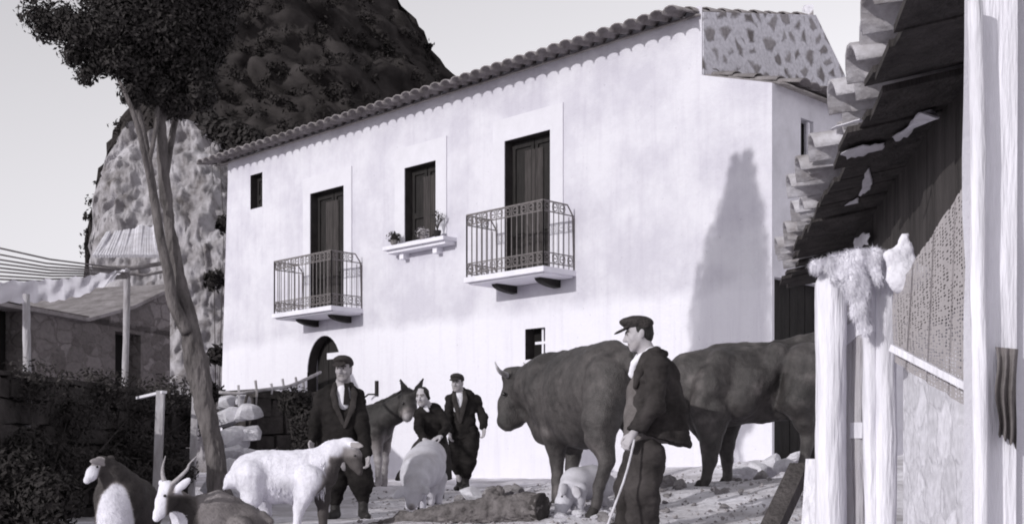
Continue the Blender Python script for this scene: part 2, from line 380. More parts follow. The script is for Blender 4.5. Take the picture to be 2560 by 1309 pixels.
# ================================================================== the farmhouse
def FD(x): return 25.8*2630/(x+1810)
def FP(x): d = FD(x); return V((x-CX)/F*d, d, 0)
A0 = FP(570); D = nrm(FP(1930)-A0); N = V(D[1], -D[0], 0); IN = -N; UP = V(0,0,1)
def U(x): return float((FP(x)-A0)@D)
def Zf(x, y): return ZC+(HY-y)/F*FD(x)
def W(u, z, out=0): return A0+D*u+N*out+UP*z
def whitewash(name, hi, lo, zline):
    m = bpy.data.materials.new(name); m.use_nodes = True; nt = m.node_tree; N_ = nt.nodes; L = nt.links; b = N_['Principled BSDF']
    b.inputs['Roughness'].default_value = .95; b.inputs['Specular IOR Level'].default_value = .1
    ge = N_.new('ShaderNodeNewGeometry'); sx = N_.new('ShaderNodeSeparateXYZ'); L.new(ge.outputs['Position'], sx.inputs[0])
    n0 = N_.new('ShaderNodeTexNoise'); n0.inputs['Scale'].default_value = .9; n0.inputs['Detail'].default_value = 7; n0.inputs['Roughness'].default_value = .6; L.new(ge.outputs['Position'], n0.inputs['Vector'])
    n1 = N_.new('ShaderNodeTexNoise'); n1.inputs['Scale'].default_value = 3.5; n1.inputs['Detail'].default_value = 8; n1.inputs['Roughness'].default_value = .7; L.new(ge.outputs['Position'], n1.inputs['Vector'])
    ad = N_.new('ShaderNodeMath'); ad.operation = 'MULTIPLY_ADD'; ad.inputs[1].default_value = .5; L.new(n0.outputs['Fac'], ad.inputs[0]); L.new(sx.outputs['Z'], ad.inputs[2])
    st = N_.new('ShaderNodeMapRange'); st.inputs['From Min'].default_value = zline+.15; st.inputs['From Max'].default_value = zline+.4; L.new(ad.outputs[0], st.inputs['Value'])
    base = N_.new('ShaderNodeMix'); base.data_type = 'RGBA'; base.inputs[6].default_value = tint(lo); base.inputs[7].default_value = tint(hi); L.new(st.outputs['Result'], base.inputs[0])
    sm = N_.new('ShaderNodeMath'); sm.operation = 'MULTIPLY_ADD'; sm.inputs[1].default_value = .35; L.new(n1.outputs['Fac'], sm.inputs[0]); L.new(n0.outputs['Fac'], sm.inputs[2])
    rp = N_.new('ShaderNodeValToRGB'); rp.color_ramp.elements[0].position = .54; rp.color_ramp.elements[1].position = .80
    rp.color_ramp.elements[0].color = (1,1,1,1); rp.color_ramp.elements[1].color = (.82,.81,.84,1); L.new(sm.outputs[0], rp.inputs['Fac'])
    fx = N_.new('ShaderNodeMath'); fx.operation = 'MULTIPLY_ADD'; fx.inputs[1].default_value = .85; fx.inputs[2].default_value = .12; L.new(st.outputs['Result'], fx.inputs[0])
    mx = N_.new('ShaderNodeMix'); mx.data_type = 'RGBA'; mx.blend_type = 'MULTIPLY'; L.new(fx.outputs[0], mx.inputs[0]); L.new(base.outputs[2], mx.inputs[6]); L.new(rp.outputs['Color'], mx.inputs[7])
    L.new(mx.outputs[2], b.inputs['Base Color'])
    mp = N_.new('ShaderNodeMapping'); mp.inputs['Scale'].default_value = (5, 5, .35); L.new(ge.outputs['Position'], mp.inputs['Vector'])
    n4 = N_.new('ShaderNodeTexNoise'); n4.inputs['Scale'].default_value = 1.4; n4.inputs['Detail'].default_value = 7; n4.inputs['Roughness'].default_value = .7; L.new(mp.outputs['Vector'], n4.inputs['Vector'])
    r4 = N_.new('ShaderNodeValToRGB'); r4.color_ramp.elements[0].position = .5; r4.color_ramp.elements[1].position = .78; r4.color_ramp.elements[0].color = (1,1,1,1); r4.color_ramp.elements[1].color = (.90,.89,.91,1); L.new(n4.outputs['Fac'], r4.inputs['Fac'])
    n5 = N_.new('ShaderNodeTexNoise'); n5.inputs['Scale'].default_value = 22; n5.inputs['Detail'].default_value = 4; L.new(ge.outputs['Position'], n5.inputs['Vector'])
    r5 = N_.new('ShaderNodeValToRGB'); r5.color_ramp.elements[0].position = .24; r5.color_ramp.elements[1].position = .31; r5.color_ramp.elements[0].color = (.72,.71,.73,1); r5.color_ramp.elements[1].color = (1,1,1,1); L.new(n5.outputs['Fac'], r5.inputs['Fac'])
    x4 = N_.new('ShaderNodeMix'); x4.data_type = 'RGBA'; x4.blend_type = 'MULTIPLY'; x4.inputs[0].default_value = 1; L.new(mx.outputs[2], x4.inputs[6]); L.new(r4.outputs['Color'], x4.inputs[7])
    x5 = N_.new('ShaderNodeMix'); x5.data_type = 'RGBA'; x5.blend_type = 'MULTIPLY'; x5.inputs[0].default_value = 1; L.new(x4.outputs[2], x5.inputs[6]); L.new(r5.outputs['Color'], x5.inputs[7]); L.new(x5.outputs[2], b.inputs['Base Color'])
    n2 = N_.new('ShaderNodeTexNoise'); n2.inputs['Scale'].default_value = 5; n2.inputs['Detail'].default_value = 9; n2.inputs['Roughness'].default_value = .7; L.new(ge.outputs['Position'], n2.inputs['Vector'])
    bp = N_.new('ShaderNodeBump'); bp.inputs['Strength'].default_value = .35; bp.inputs['Distance'].default_value = .06; L.new(n2.outputs['Fac'], bp.inputs['Height']); L.new(bp.outputs['Normal'], b.inputs['Normal'])
    MATS[name] = m; return m
WH = whitewash('whitewash', .67, .75, 3.2)
PALE = mat('pale_stone', .74, .08, 3, .8, .2)
DARKWOOD = mat('dark_wood', .02, .4, 3, .7, .4, 30, stretch=(6,6,1))
IRON = mat('wrought_iron', .16, .3, 20, .6, .1, spec=.4)
TILE = mat('clay_tile', .22, .45, 3.5, .9, .5, 25)
CURT = mat('curtain_cloth', .055, .4, 6, .9, .1, stretch=(5,5,.4))
GABLE = stone_mat('gable_rubble', .27, .70, 3.3, .35, .15, .6, .5, (1,1,1.1))
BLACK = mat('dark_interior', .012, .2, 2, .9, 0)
house = thing('farmhouse', 'long whitewashed two storey farmhouse with tiled roof and two iron balconies', 'house', W(7, G(-1,22)))
Z1 = lambda xl, yl, xr, yr: (Zf(xl, yl)+Zf(xr, yr))/2
SLABL = 3.66; SLABR = 3.80
OP = {   # u0, u1, z0, z1
 'attic': (U(626), U(656), Z1(626,523,656,517), Z1(626,437,656,432)),
 'doorL': (U(777), U(861), SLABL, Z1(777,486,861,462)),
 'win': (U(1013), U(1091), Z1(1013,603,1091,592), Z1(1013,419,1091,403)),
 'doorR': (U(1263), U(1377), SLABR, Z1(1263,355,1377,323)),
 'arch': (U(768), U(853), -.3, Zf(812,838)),
 'small': (U(1313), U(1363), Z1(1313,900,1363,894), Z1(1313,822,1363,818)),
}
UE = U(1755); UX = U(1930); TOPM = 7.6; T6 = Zf(1755,188); T7 = Zf(1930,207)
mb = MB(); ops = list(OP.values())
us = sorted({0, UE}|{o[i] for o in ops for i in (0,1)}|{i*1.5 for i in range(1,9)}); zs = sorted({-.6, TOPM}|{o[i] for o in ops for i in (2,3)}|{1,3,5})
def batter(u, z): return u-(max(0, 7.2-z)*.055 if u == 0 else 0)
DEP = .24
for a, b in zip(us[:-1], us[1:]):
    for c, d in zip(zs[:-1], zs[1:]):
        um, zm = (a+b)/2, (c+d)/2
        if any(o[0] < um < o[1] and o[2] < zm < o[3] for o in ops): continue
        mb.add([W(batter(a,c),c), W(batter(b,c),c), W(batter(b,d),d), W(batter(a,d),d)], [(0,1,2,3)])
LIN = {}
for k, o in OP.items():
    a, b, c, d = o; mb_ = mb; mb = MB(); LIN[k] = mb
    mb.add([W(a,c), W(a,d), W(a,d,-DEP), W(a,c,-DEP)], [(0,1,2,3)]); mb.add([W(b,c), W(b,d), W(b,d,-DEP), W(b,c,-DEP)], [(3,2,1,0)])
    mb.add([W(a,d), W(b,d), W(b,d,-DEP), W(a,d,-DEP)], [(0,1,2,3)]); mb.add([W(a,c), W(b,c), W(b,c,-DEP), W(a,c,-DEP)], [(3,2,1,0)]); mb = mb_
# arch spandrels (1 cm behind the face of the arch opening)
a, b, c, d = OP['arch']; r_ = (b-a)/2; um = (a+b)/2; hh = r_*1.25
for s_ in (-1, 1):
    pts = [W(um+s_*r_, d, 0)]+[W(um+s_*r_*math.cos(t), d-hh+hh*math.sin(t), 0) for t in np.linspace(0, math.pi/2, 9)]
    if s_ > 0: pts = pts[::-1]
    mb.prism(pts, N*-.02)
ar = [W(um+r_*math.cos(t), d-hh+hh*math.sin(t)) for t in np.linspace(0, math.pi, 19)]
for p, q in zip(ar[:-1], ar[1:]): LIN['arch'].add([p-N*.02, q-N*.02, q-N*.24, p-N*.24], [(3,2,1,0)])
mb.add([W(UE,-.6), W(UX,-.6), W(UX,T7), W(UE,T6)], [(0,1,2,3)])
# other sides
DPT = 4.3
def WR(t, z, out=0, u=None): return W(UX if u is None else u, z)+IN*t+D*out
RT = -.6
mb.add([W(0,RT), W(0,TOPM), W(0,TOPM)+IN*6, W(0,RT)+IN*6], [(0,1,2,3)])
mb.add([W(0,RT)+IN*6, W(UX,RT)+IN*6, W(UX,6.1)+IN*6, W(0,6.1)+IN*6], [(0,1,2,3)])
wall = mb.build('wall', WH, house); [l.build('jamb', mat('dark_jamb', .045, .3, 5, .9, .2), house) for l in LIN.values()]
# shaded side wall with barn door and shuttered window
SIDE = mat('side_plaster', .74, .12, 2.5, .95, .4)
mb = MB(); so_ = [(.06,1.55,.2,3.3), (.78,1.14,5.0,5.78)]
ts = sorted({0, 6}|{o[i] for o in so_ for i in (0,1)}); zs = sorted({-.6, T7}|{o[i] for o in so_ for i in (2,3)})
for a, b in zip(ts[:-1], ts[1:]):
    for c, d in zip(zs[:-1], zs[1:]):
        if any(o[0] < (a+b)/2 < o[1] and o[2] < (c+d)/2 < o[3] for o in so_): continue
        mb.add([WR(a,c), WR(b,c), WR(b,d), WR(a,d)], [(0,1,2,3)])
for a, b, c, d in so_:
    for p, q in (((a,c),(a,d)), ((a,d),(b,d)), ((b,d),(b,c)), ((b,c),(a,c))):
        mb.add([WR(*p), WR(*q), WR(*q, -.2), WR(*p, -.2)], [(0,1,2,3)])
mb.build('side_wall', SIDE, house)
mb = MB()
for k in range(7): mb.box(WR(.06+1.49*(k+.5)/7, 1.75, -.17), (1.49/7-.012, .05+.01*(k % 2), 3.1), (IN, D, UP))
bd = mb.build('barn_door', DARKWOOD, house)
mb = MB(); mb.box(WR(.96, 5.39, -.18), (.36, .03, .78), (IN, D, UP)); sw = mb.build('side_window', BLACK, house)
mb = MB(); mb.box(WR(1.02, 5.42, -.02), (.06, .03, .66), (IN, D, UP)); mb.build('shutter', PALE, sw)
# stone gable wall above the lower wing
gp = [W(UE, 6.2, -.02), W(UE, 7.5, -.02), W(UE,8.28)+IN*3.27, W(UE,7.45)+IN*4.25, W(UE,6.2)+IN*4.3]
mb = MB(); mb.prism([p+D*.012 for p in gp], D*-.3); mb.build('gable_wall', GABLE, house)
mb = MB(); mb.beam(W(UE,8.29,-3.27)-D*.15, W(UE,8.47,-3.27)-D*.15, .16); mb.build('gable_finial', GABLE, house)

def tile_rows(mb, p0, udir, sdir, length, nrow, rowlen, pitch, amp, jit, seed, thick=.018, first=0):
    g = random.Random(seed); nn = nrm(np.cross(udir, sdir)); nn = nn if nn[2] > 0 else -nn
    nu = int(length/pitch)
    for r in range(nrow):
        for i in range(nu):
            c = p0+udir*(pitch*(i+.5)+g.uniform(-jit, jit)*.4)+sdir*(rowlen*r+g.uniform(-jit, jit))+nn*g.uniform(-jit, jit)*.3
            c2 = c+sdir*(rowlen*1.18)+udir*g.uniform(-jit, jit)*.4
            w0, w1 = pitch*.56, pitch*.48; K = 7; ring = []
            for cc, ww, lift, am in ((c, w0, .035, amp), (c2, w1, .0, amp*.85)):
                for th in (0, thick):
                    ring.append([cc+udir*(-math.cos(math.pi*k/(K-1))*(ww-th))+nn*(math.sin(math.pi*k/(K-1))*(am-th)+lift) for k in range(K)])
            o0, i0, o1, i1 = ring
            mb.add(o0+i0+o1+i1, [(k, k+1, 2*K+k+1, 2*K+k) for k in range(K-1)]+[(K+k+1, K+k, 3*K+k, 3*K+k+1) for k in range(K-1)]+
                   [(k+1, k, K+k, K+k+1) for k in range(K-1)]+[(0, 2*K, 3*K, K), (K-1, 2*K-1, 4*K-1, 3*K-1)])
    return nn
ROOF_SL = math.radians(12.8); SD = IN*math.cos(ROOF_SL)+UP*math.sin(ROOF_SL); OV = .55
eave0 = W(-.42, 7.36, OV)
mb = MB(); tile_rows(mb, eave0, D, SD, UE+.42, 9, .44, .27, .105, .018, 3)
p1 = eave0+SD*.46-UP*.012; p2 = eave0+SD*3.9-UP*.012; LEN = UE+.40
mb.prism([p1, p1+D*LEN, p2+D*LEN, p2], UP*-.03)
q = p2+D*LEN
mb.prism([p2+UP*.02, q+UP*.02, q+IN*1.1-UP*.85, p2+IN*1.1-UP*.85], UP*-.04)
roof = mb.build('roof', TILE, house, True)
mb = MB(); e2 = W(UX, T7-.06, -.05)+D*.34; s2 = nrm(W(UE,T6)-W(UX,T7))
tile_rows(mb, e2+IN*.16, IN, s2, 5.4, 5, .42, .28, .09, .015, 5)
mb.prism([e2+s2*.15-UP*.01+IN*.02, e2+s2*2.3-UP*.01+IN*.02, e2+s2*2.3+IN*5.4-UP*.01, e2+s2*.15+IN*5.4-UP*.01], UP*-.03)
mb.build('wing_roof', TILE, house, True)

# doors and windows of the front
def leafset(name, key, m, curtain=None, n=2):
    a, b, c, d = OP[key]; mb = MB(); wd = (b-a)/n
    for k in range(n):
        u = a+wd*(k+.5); z = (c+d)/2
        mb.box(W(u, z, -DEP+.02), (wd-.012, .03, d-c), (D, N, UP))
        for s in (-1, 1): mb.box(W(u+s*(wd/2-.05), z, -DEP+.05), (.07, .03, d-c-.02), (D, N, UP))
        for zz in (c+.08, c+(d-c)*.36, d-.07): mb.box(W(u, zz, -DEP+.052), (wd-.02, .03, .11), (D, N, UP))
    o = mb.build(name, m, house)
    if curtain:
        cb = MB(); c0, c1 = curtain; u0 = a+(b-a)*c0; u1 = a+(b-a)*c1; K = 26; vs = []
        for k in range(K+1):
            t = k/K; off = -DEP+.075+.018*math.sin(t*30)+.008*math.sin(t*67)
            vs += [W(u0+(u1-u0)*t, c+.05, off), W(u0+(u1-u0)*t, d-.2, off)]
        cb.add(vs, [(2*k, 2*k+2, 2*k+3, 2*k+1) for k in range(K)]); cb.build('curtain', CURT, o, True)
    return o
leafset('balcony_door', 'doorL', DARKWOOD, (.28,.62)); leafset('balcony_door', 'doorR', DARKWOOD, (.3,.68))
leafset('window', 'win', DARKWOOD, (.4,.75)); leafset('attic_window', 'attic', DARKWOOD, None, 1)
a, b, c, d = OP['arch']; mb = MB()
for k in range(6): mb.box(W(a+(b-a)*(k+.5)/6, (c+d)/2, -.30+.006*(k % 2)), ((b-a)/6-.01, .05, d-c+.1), (D, N, UP))
ad = mb.build('arched_door', DARKWOOD, house)
mb = MB(); mb.box(W(a+(b-a)*.74, Zf(835,887), -.1), ((b-a)*.5, .025, .13), (D, N, UP)); mb.build('pale_board', PALE, ad)
a, b, c, d = OP['small']; mb = MB(); mb.box(W((a+b)/2, (c+d)/2, -DEP), (b-a, .02, d-c), (D, N, UP)); sw = mb.build('small_window', BLACK, house)
mb = MB(); um = a+(b-a)*.72; mb.box(W(um, (c+d)/2, -.1), (.045, .04, d-c), (D, N, UP)); mb.box(W((a+b)/2+.1, c+(d-c)*.53, -.097), ((b-a)*.72, .04, .045), (D, N, UP)); mb.build('glazing_bar', PALE, sw)
# raised plaster surrounds
for key, wd, bot in (('doorL', .26, 0), ('win', .3, 0), ('doorR', .3, 0)):
    a, b, c, d = OP[key]; mb = MB(); z0 = c
    mb.prism([W(a-wd, z0, .002), W(a-wd, d+wd*1.35, .002), W(b+wd, d+wd*1.35, .002), W(b+wd, z0, .002), W(b, z0, .002), W(b, d, .002), W(a, d, .002), W(a, z0, .002)], N*.018)
    mb.build('plaster_surround', mat('surround_plaster', .655, .05, 3, .9, .15), house)
# iron hook on the wall
mb = MB(); hu, hz = U(944), Zf(944,985); mb.box(W(hu, hz+.12, .02), (.07, .05, .3), (D, N, UP)); mb.tube([W(hu, hz, .03), W(hu-.12, hz, .14), W(hu-.2, hz-.05, .16)], .018, 6); mb.build('wall_hook', DARKWOOD, house)

def balcony(uR, L, ztop, p, h):
    ax = (D, N, UP); mb = MB(); mb.box(W(uR-L/2, ztop-.045, p/2), (L, p, .09), ax); mb.box(W(uR-L/2, ztop-.105, p/2-.03), (L-.1, p-.1, .03), ax)
    o = mb.build('balcony', PALE, house)
    for t in (.24, .78):
        mb = MB(); u = uR-L*(1-t)
        prof = [W(u-.07, ztop-.121, 0), W(u-.07, ztop-.121, .5)]+[W(u-.07, ztop-.121-.13*math.sin(s), .5*math.cos(s)) for s in np.linspace(.25, math.pi/2, 7)]
        mb.prism(prof, D*.14); mb.build('corbel', DARKWOOD, o)
    mb = MB(); r = .011
    pin = p-.04; uA, uB = uR-L+.04, uR-.04
    def side(p0, p1, wdt, drop=False):
        d = nrm(p1-p0); zt, zb = ztop+h, ztop+.07; fr = .17
        B = lambda s, z: p0+d*s+UP*z
        if drop: mb.tube([B(0,zt), B(wdt-.16,zt), B(wdt-.03,zt-.16), B(wdt,zb)], r*1.3, 6)
        else: mb.tube([B(0,zt), B(wdt,zt)], r*1.5, 6)
        for z in (zt-fr, zb, zb+fr): mb.tube([B(0,z), B(wdt,z)], r, 6)
        nb = max(3, int(round(wdt/.125)))
        for k in range(nb+1): mb.tube([B(wdt*k/nb, zb-.06), B(wdt*k/nb, zt if not drop or k < nb-1 else zt-.2)], r*.8 if 0 < k < nb else r*1.4, 5)
        nc = max(3, int(round(wdt/.18)))
        for k in range(nc):
            s = wdt*(k+.5)/nc
            for z in (zt-fr/2, zb+fr/2):
                if drop and k == nc-1 and z > zt-fr: continue
                R_ = .062
                ring = [B(s+R_*math.cos(t), z+R_*math.sin(t)) for t in np.linspace(0, 2*math.pi, 13)]
                mb.tube(ring, r*.75, 4, False)
                for q in range(4):
                    t = math.pi/4+q*math.pi/2
                    mb.tube([B(s+R_*.95*math.cos(t), z+R_*.95*math.sin(t)), B(s+.115*math.cos(t)*.8, z+.115*math.sin(t)*.74)], r*.7, 4)
                mb.tube([B(s-R_*.5, z), B(s+R_*.5, z)], r*.9, 4)
    side(W(uA, 0, pin), W(uB, 0, pin), uB-uA)
    side(W(uA, 0, pin), W(uA, 0, 0), pin-.01, True); side(W(uB, 0, pin), W(uB, 0, 0), pin-.01, True)
    mb.build('railing', IRON, o)
    return o
balcony(U(908), 2.06, SLABL, .8, 1.09); balcony(U(1440), 1.93, SLABR, .8, 1.09)
mb = MB(); u0, u1 = U(990), U(1142); zt = Zf(1142,594); SILLZ = zt
mb.box(W((u0+u1)/2, zt-.035, .17), (u1-u0, .34, .07), (D, N, UP)); mb.box(W((u0+u1)/2, zt-.1, .13), (u1-u0-.08, .26, .06), (D, N, UP))
for k in (.2, .75): mb.box(W(u0+(u1-u0)*k, zt-.19, .08), (.12, .16, .12), (D, N, UP))
mb.build('window_sill', PALE, house)

# ================================================================== people and animals
def topx(v): return CX+v[:,0]/v[:,1]*F, HY-(v[:,2]-ZC)/v[:,1]*F
def px(B, pts, k=.05, q=1, ax=None): return B.chain([(P(x, y, d), R(r, d)) for x, y, d, r in pts], k, q, ax)
def dist(v, p): return np.linalg.norm(v-np.asarray(p), axis=1)
def segd(v, a, b):
    a, b = np.asarray(a, float), np.asarray(b, float); t = np.clip(((v-a)@(b-a))/((b-a)@(b-a)), 0, 1); return np.linalg.norm(v-a-t[:, None]*(b-a), axis=1)
def sst(a, w=6): return 1/(1+np.exp(-np.clip(np.asarray(a)/w*3, -40, 40)))
def mixc(c, val, m): return c+(val-c)*m
def blend(base, d, r, val, soft=.5): return base+(val-base)*np.clip((r-d)/(r*soft)+0.0, 0, 1)
SKIN = mat('skin', 1, .12, 14, .65, .12, 60, attr=True, spec=.3)
COATM = mat('animal_coat', 1, .5, 8, .52, .45, 90, attr=True, spec=.42)
WCOAT = mat('pale_coat', 1, .14, 7, .8, .3, 90, attr=True, spec=.15)
HORN = mat('horn', .42, .35, 20, .5, .2, spec=.4)
HOOF = mat('hoof', .03, .3, 20, .6, .2)
WOOL = mat('dark_wool', .019, .55, 5, .95, .3, 140, spec=.08)
WOOL2 = mat('worn_wool', .040, .55, 5, .95, .3, 140, spec=.08)
TROUS = mat('trouser_cloth', .048, .5, 5, .95, .3, 140, spec=.08)
CAPM = mat('cap_tweed', .05, .45, 60, .95, .5, 120, spec=.08)
SHIRT = mat('white_shirt', .78, .06, 10, .9, .2)
HAIR = mat('dark_hair', .016, .3, 30, .6, .5, 90, stretch=(1,1,.3), spec=.3)
LEATHER = mat('boot_leather', .022, .4, 15, .6, .3, spec=.35)

class Head:
    def __init__(s, c, f, u, k): s.c, s.f, s.k = np.asarray(c, float), nrm(f), k; s.u = nrm(np.asarray(u, float)-s.f*(np.asarray(u, float)@s.f)); s.r = np.cross(s.f, s.u)
    def L(s, a, b, c): return s.c+s.k*(s.r*a+s.f*b+s.u*c)
    def M(s, tilt=0):
        ct, st = math.cos(tilt), math.sin(tilt); return np.array([s.r, s.f*ct+s.u*st, s.u*ct-s.f*st])
    def prims(s, B):
        L, k = s.L, s.k; M = s.M(); S = lambda *r: np.array(r)*k
        B.e(L(0,-.012,.035), S(.073,.093,.085), M, .02*k); B.e(L(0,.03,-.03), S(.06,.062,.085), M, .03*k)
        B.c(L(0,.02,-.07), .046*k, L(0,.066,-.1), .021*k, .03*k)
        for a in (-1, 1):
            B.c(L(a*.05,-.0,-.03), .018*k, L(a*.03,.05,-.088), .018*k, .03*k)
            B.e(L(a*.032,.098,.012), S(.017,.016,.012), M, .014*k, True)
            B.e(L(a*.031,.080,.010), S(.013,.012,.011), M, .006*k)
            B.c(L(a*.012,.087,.028), .010*k, L(a*.048,.07,.028), .009*k, .016*k)
            B.e(L(a*.042,.058,-.022), S(.02,.022,.018), M, .025*k)
            B.c(L(a*.012,.096,-.032), .009*k, L(a*.009,.1,-.034), .008*k, .01*k)
            B.e(L(a*.076,-.012,-.004), S(.009,.02,.032), s.M(.25), .01*k)
        B.c(L(0,.086,.016), .010*k, L(0,.117,-.028), .0125*k, .016*k)
        B.c(L(-.018,.083,-.056), .0085*k, L(.018,.083,-.056), .0085*k, .012*k); B.c(L(-.016,.082,-.07), .009*k, L(.016,.082,-.07), .009*k, .012*k)
        B.e(L(0,.094,-.063), S(.022,.006,.0022), M, .004*k, True)
    def paint(s, v, c):
        L, k = s.L, s.k
        for a in (-1, 1):
            c = blend(c, dist(v, L(a*.031,.092,.010)), .0125*k, .03); c = blend(c, segd(v, L(a*.014,.096,.03), L(a*.05,.078,.03)), .011*k, .06)
        c = blend(c, segd(v, L(-.02,.09,-.063), L(.02,.09,-.063)), .012*k, c*.5)
        return blend(c, segd(v, L(-.05,.05,-.08), L(.05,.05,-.08)), .05*k, c*.8)

def hand(B, w, d, n, t, curl=.5, k=1.0, spread=1):
    d = nrm(d); n = np.asarray(n, float); n = nrm(n-d*(n@d)); s = np.cross(d, n); s = s if s@np.asarray(t, float) > 0 else -s
    B.c(w, .027*k, w+d*.03*k, .028*k, .02, .75, n)
    for a in (-.026, -.009, .009, .026): B.c(w+d*.03*k+s*a*.6*k, .016*k, w+d*.088*k+s*a*k, .0125*k, .014)
    for a, ln in ((.03,.068), (.011,.078), (-.009,.073), (-.028,.056)):
        p = w+d*.09*k+s*a*k; an = curl*.6; rr = .0098*k
        for j, fr in enumerate((.46,.31,.23)):
            dd = d*math.cos(an)+n*math.sin(an)+s*a*1.2*spread; p2 = p+nrm(dd)*ln*fr*k; B.c(p, rr, p2, rr*.92, .004); p = p2; rr *= .92; an += curl*1.0
    p = w+d*.028*k+s*.03*k; q = p+(d*.6+s*.62+n*.25)*.038*k; q2 = q+(d*.85+s*.2+n*.4)*.032*k; q3 = q2+(d*.9-s*.05+n*.45)*.024*k
    B.c(p, .014*k, q, .0125*k, .012); B.c(q, .0115*k, q2, .0105*k, .004); B.c(q2, .0105*k, q3, .009*k, .004)

def torso(B, lv, rt, side=False, k=.016):
    """lv rows: facing = (xl, xr, y, d, depth radius m); side = (xf, xb, y, d, half width m)"""
    q = []
    for a, b, y, d, e in lv:
        c = P((a+b)/2, y, d); wpx = R((b-a)/2, d); q.append((c, e if side else wpx, wpx if side else e))
    for (c0, h0, r0), (c1, h1, r1) in zip(q[:-1], q[1:]):
        n = max(1, int(np.linalg.norm(c1-c0)/.06))
        for i in range(n+1):
            t = i/n; c = c0+(c1-c0)*t; h = h0+(h1-h0)*t; r = min(r0+(r1-r0)*t, h); B.c(c-rt*(h-r), r, c+rt*(h-r), r, k)

def boot(par, an, toe, m=LEATHER, h=.008, up=.1):
    B = Body(); an, toe = np.asarray(an, float), np.asarray(toe, float); f = nrm((toe-an)*V(1,1,0)); base = an*V(1,1,0)+UP*toe[2]
    B.c(an+UP*up, .055, base+UP*.05, .05, .03); B.c(base-f*.05+UP*.01, .042, base+f*.06, .045, .04); B.c(base+f*.06, .045, base+f*.17+UP*-.005, .036, .03)
    B.cut(base-UP*.035, -UP); B.build('boot', m, par, h, ((.003, 25, 3),), smooth=1)

FOLD = lambda s: ((.022, (5,5,6), s), (.018, (9,9,19), s+7), (.0025, (36,36,26), s+13))
def person(label, J, loc):
    o = thing('person', label, 'person', loc)
    hd = Head(*J['head']); rt = nrm(J['rt']); fw = np.cross(UP, rt); fw = fw if fw@hd.f > 0 else -fw
    Pj = lambda k: P(*J[k]) if isinstance(J[k], tuple) else J[k]
    B = Body(); hd.prims(B)
    nk = Pj('neck'); B.c(hd.L(0,-.025,-.06), .054*hd.k, nk, .062*hd.k, .03)
    torso(B, [(a+(b-a)*.2, b-(b-a)*.2, y, d, e*.7) for a, b, y, d, e in J['torso'] if not (J['side'] and y > 1060)], rt, J['side'], .02); B.c(nk, .06, P(*[(J['torso'][1][0]+J['torso'][1][1])/2, J['torso'][1][2], J['torso'][1][3]]), .08, .06)
    for s in 'LR':
        if 'sh'+s in J:
            B.chain([(Pj('sh'+s), .04), (Pj('el'+s), .028), (Pj('wr'+s), .026)], .015); w = Pj('wr'+s); hand(B, w, *J['hand'+s])
        B.chain([(Pj('hip'+s), .08), (Pj('kn'+s), .05), (Pj('an'+s), .036)], .02)
    sk = J.get('skin', .5)
    B.build('body', SKIN, o, J.get('h', .007), ((.0012, 60, 5),), lambda v: hd.paint(v, np.full(len(v), sk)), 1)
    return o, hd, rt, fw, Pj
def sleeves(B, J, Pj, r=(.085,.068,.052), k=.028):
    for s in 'LR':
        if 'sh'+s in J:
            w = Pj('wr'+s); e = Pj('el'+s); B.chain([(Pj('sh'+s), r[0]), (e, r[1]), (w+(e-w)*.06, r[2])], k)
def cap(o, hd, m=CAPM, tilt=.12):
    B = Body(); L = hd.L; k = hd.k; S = lambda *r: np.array(r)*k
    B.e(L(0,-.012,.082), S(.088,.112,.055), hd.M(tilt), .02); B.e(L(0,.035,.088), S(.085,.095,.036), hd.M(tilt+.1), .03); B.c(L(-.05,-.05,.045), .035*k, L(.05,-.05,.045), .035*k, .03)
    B.e(L(0,.118,.050), S(.070,.066,.010), hd.M(-.26), .012)
    B.cut(L(0,.0,.03), -hd.u)
    B.build('cap', m, o, .006, ((.004, 18, 3), (.0015, 60, 4)), smooth=1)
def hairpiece(o, hd, full=False):
    B = Body(); L = hd.L; k = hd.k; S = lambda *r: np.array(r)*k
    B.e(L(0,-.02,.035), S(.079,.094,.088), hd.M(), .01); B.e(L(0,-.055,-.02), S(.066,.05,.06), hd.M(), .03)
    if full:
        for a in (-1, 1): B.c(L(a*.066,.015,.05), .022*k, L(a*.074,-.02,-.03), .024*k, .03)
        B.e(L(0,-.1,-.03), S(.05,.045,.05), hd.M(), .02)
        B.e(L(0,.09,-.01), S(.062,.075,.085), hd.M(), .01, True)
    else: B.cut(L(0,.03,0), hd.f+hd.u*.1)
    B.build('hair', HAIR, o, .007, ((.004, 30, 3),), smooth=1)
def trousers(o, J, Pj, m, rr=(.115,.085,.07), hem=.06, seed=1, top=None):
    B = Body()
    for s in 'LR':
        a = Pj('an'+s); kn = Pj('kn'+s); r = J.get('leg'+s, rr); B.chain([(Pj('hip'+s), r[0]), (kn, r[1]), (a+UP*hem, r[2])], .025)
    B.c(Pj('hipL')+UP*.06, .12, Pj('hipR')+UP*.06, .12, .05)
    return B.build('trousers', m, o, .011, FOLD(seed))

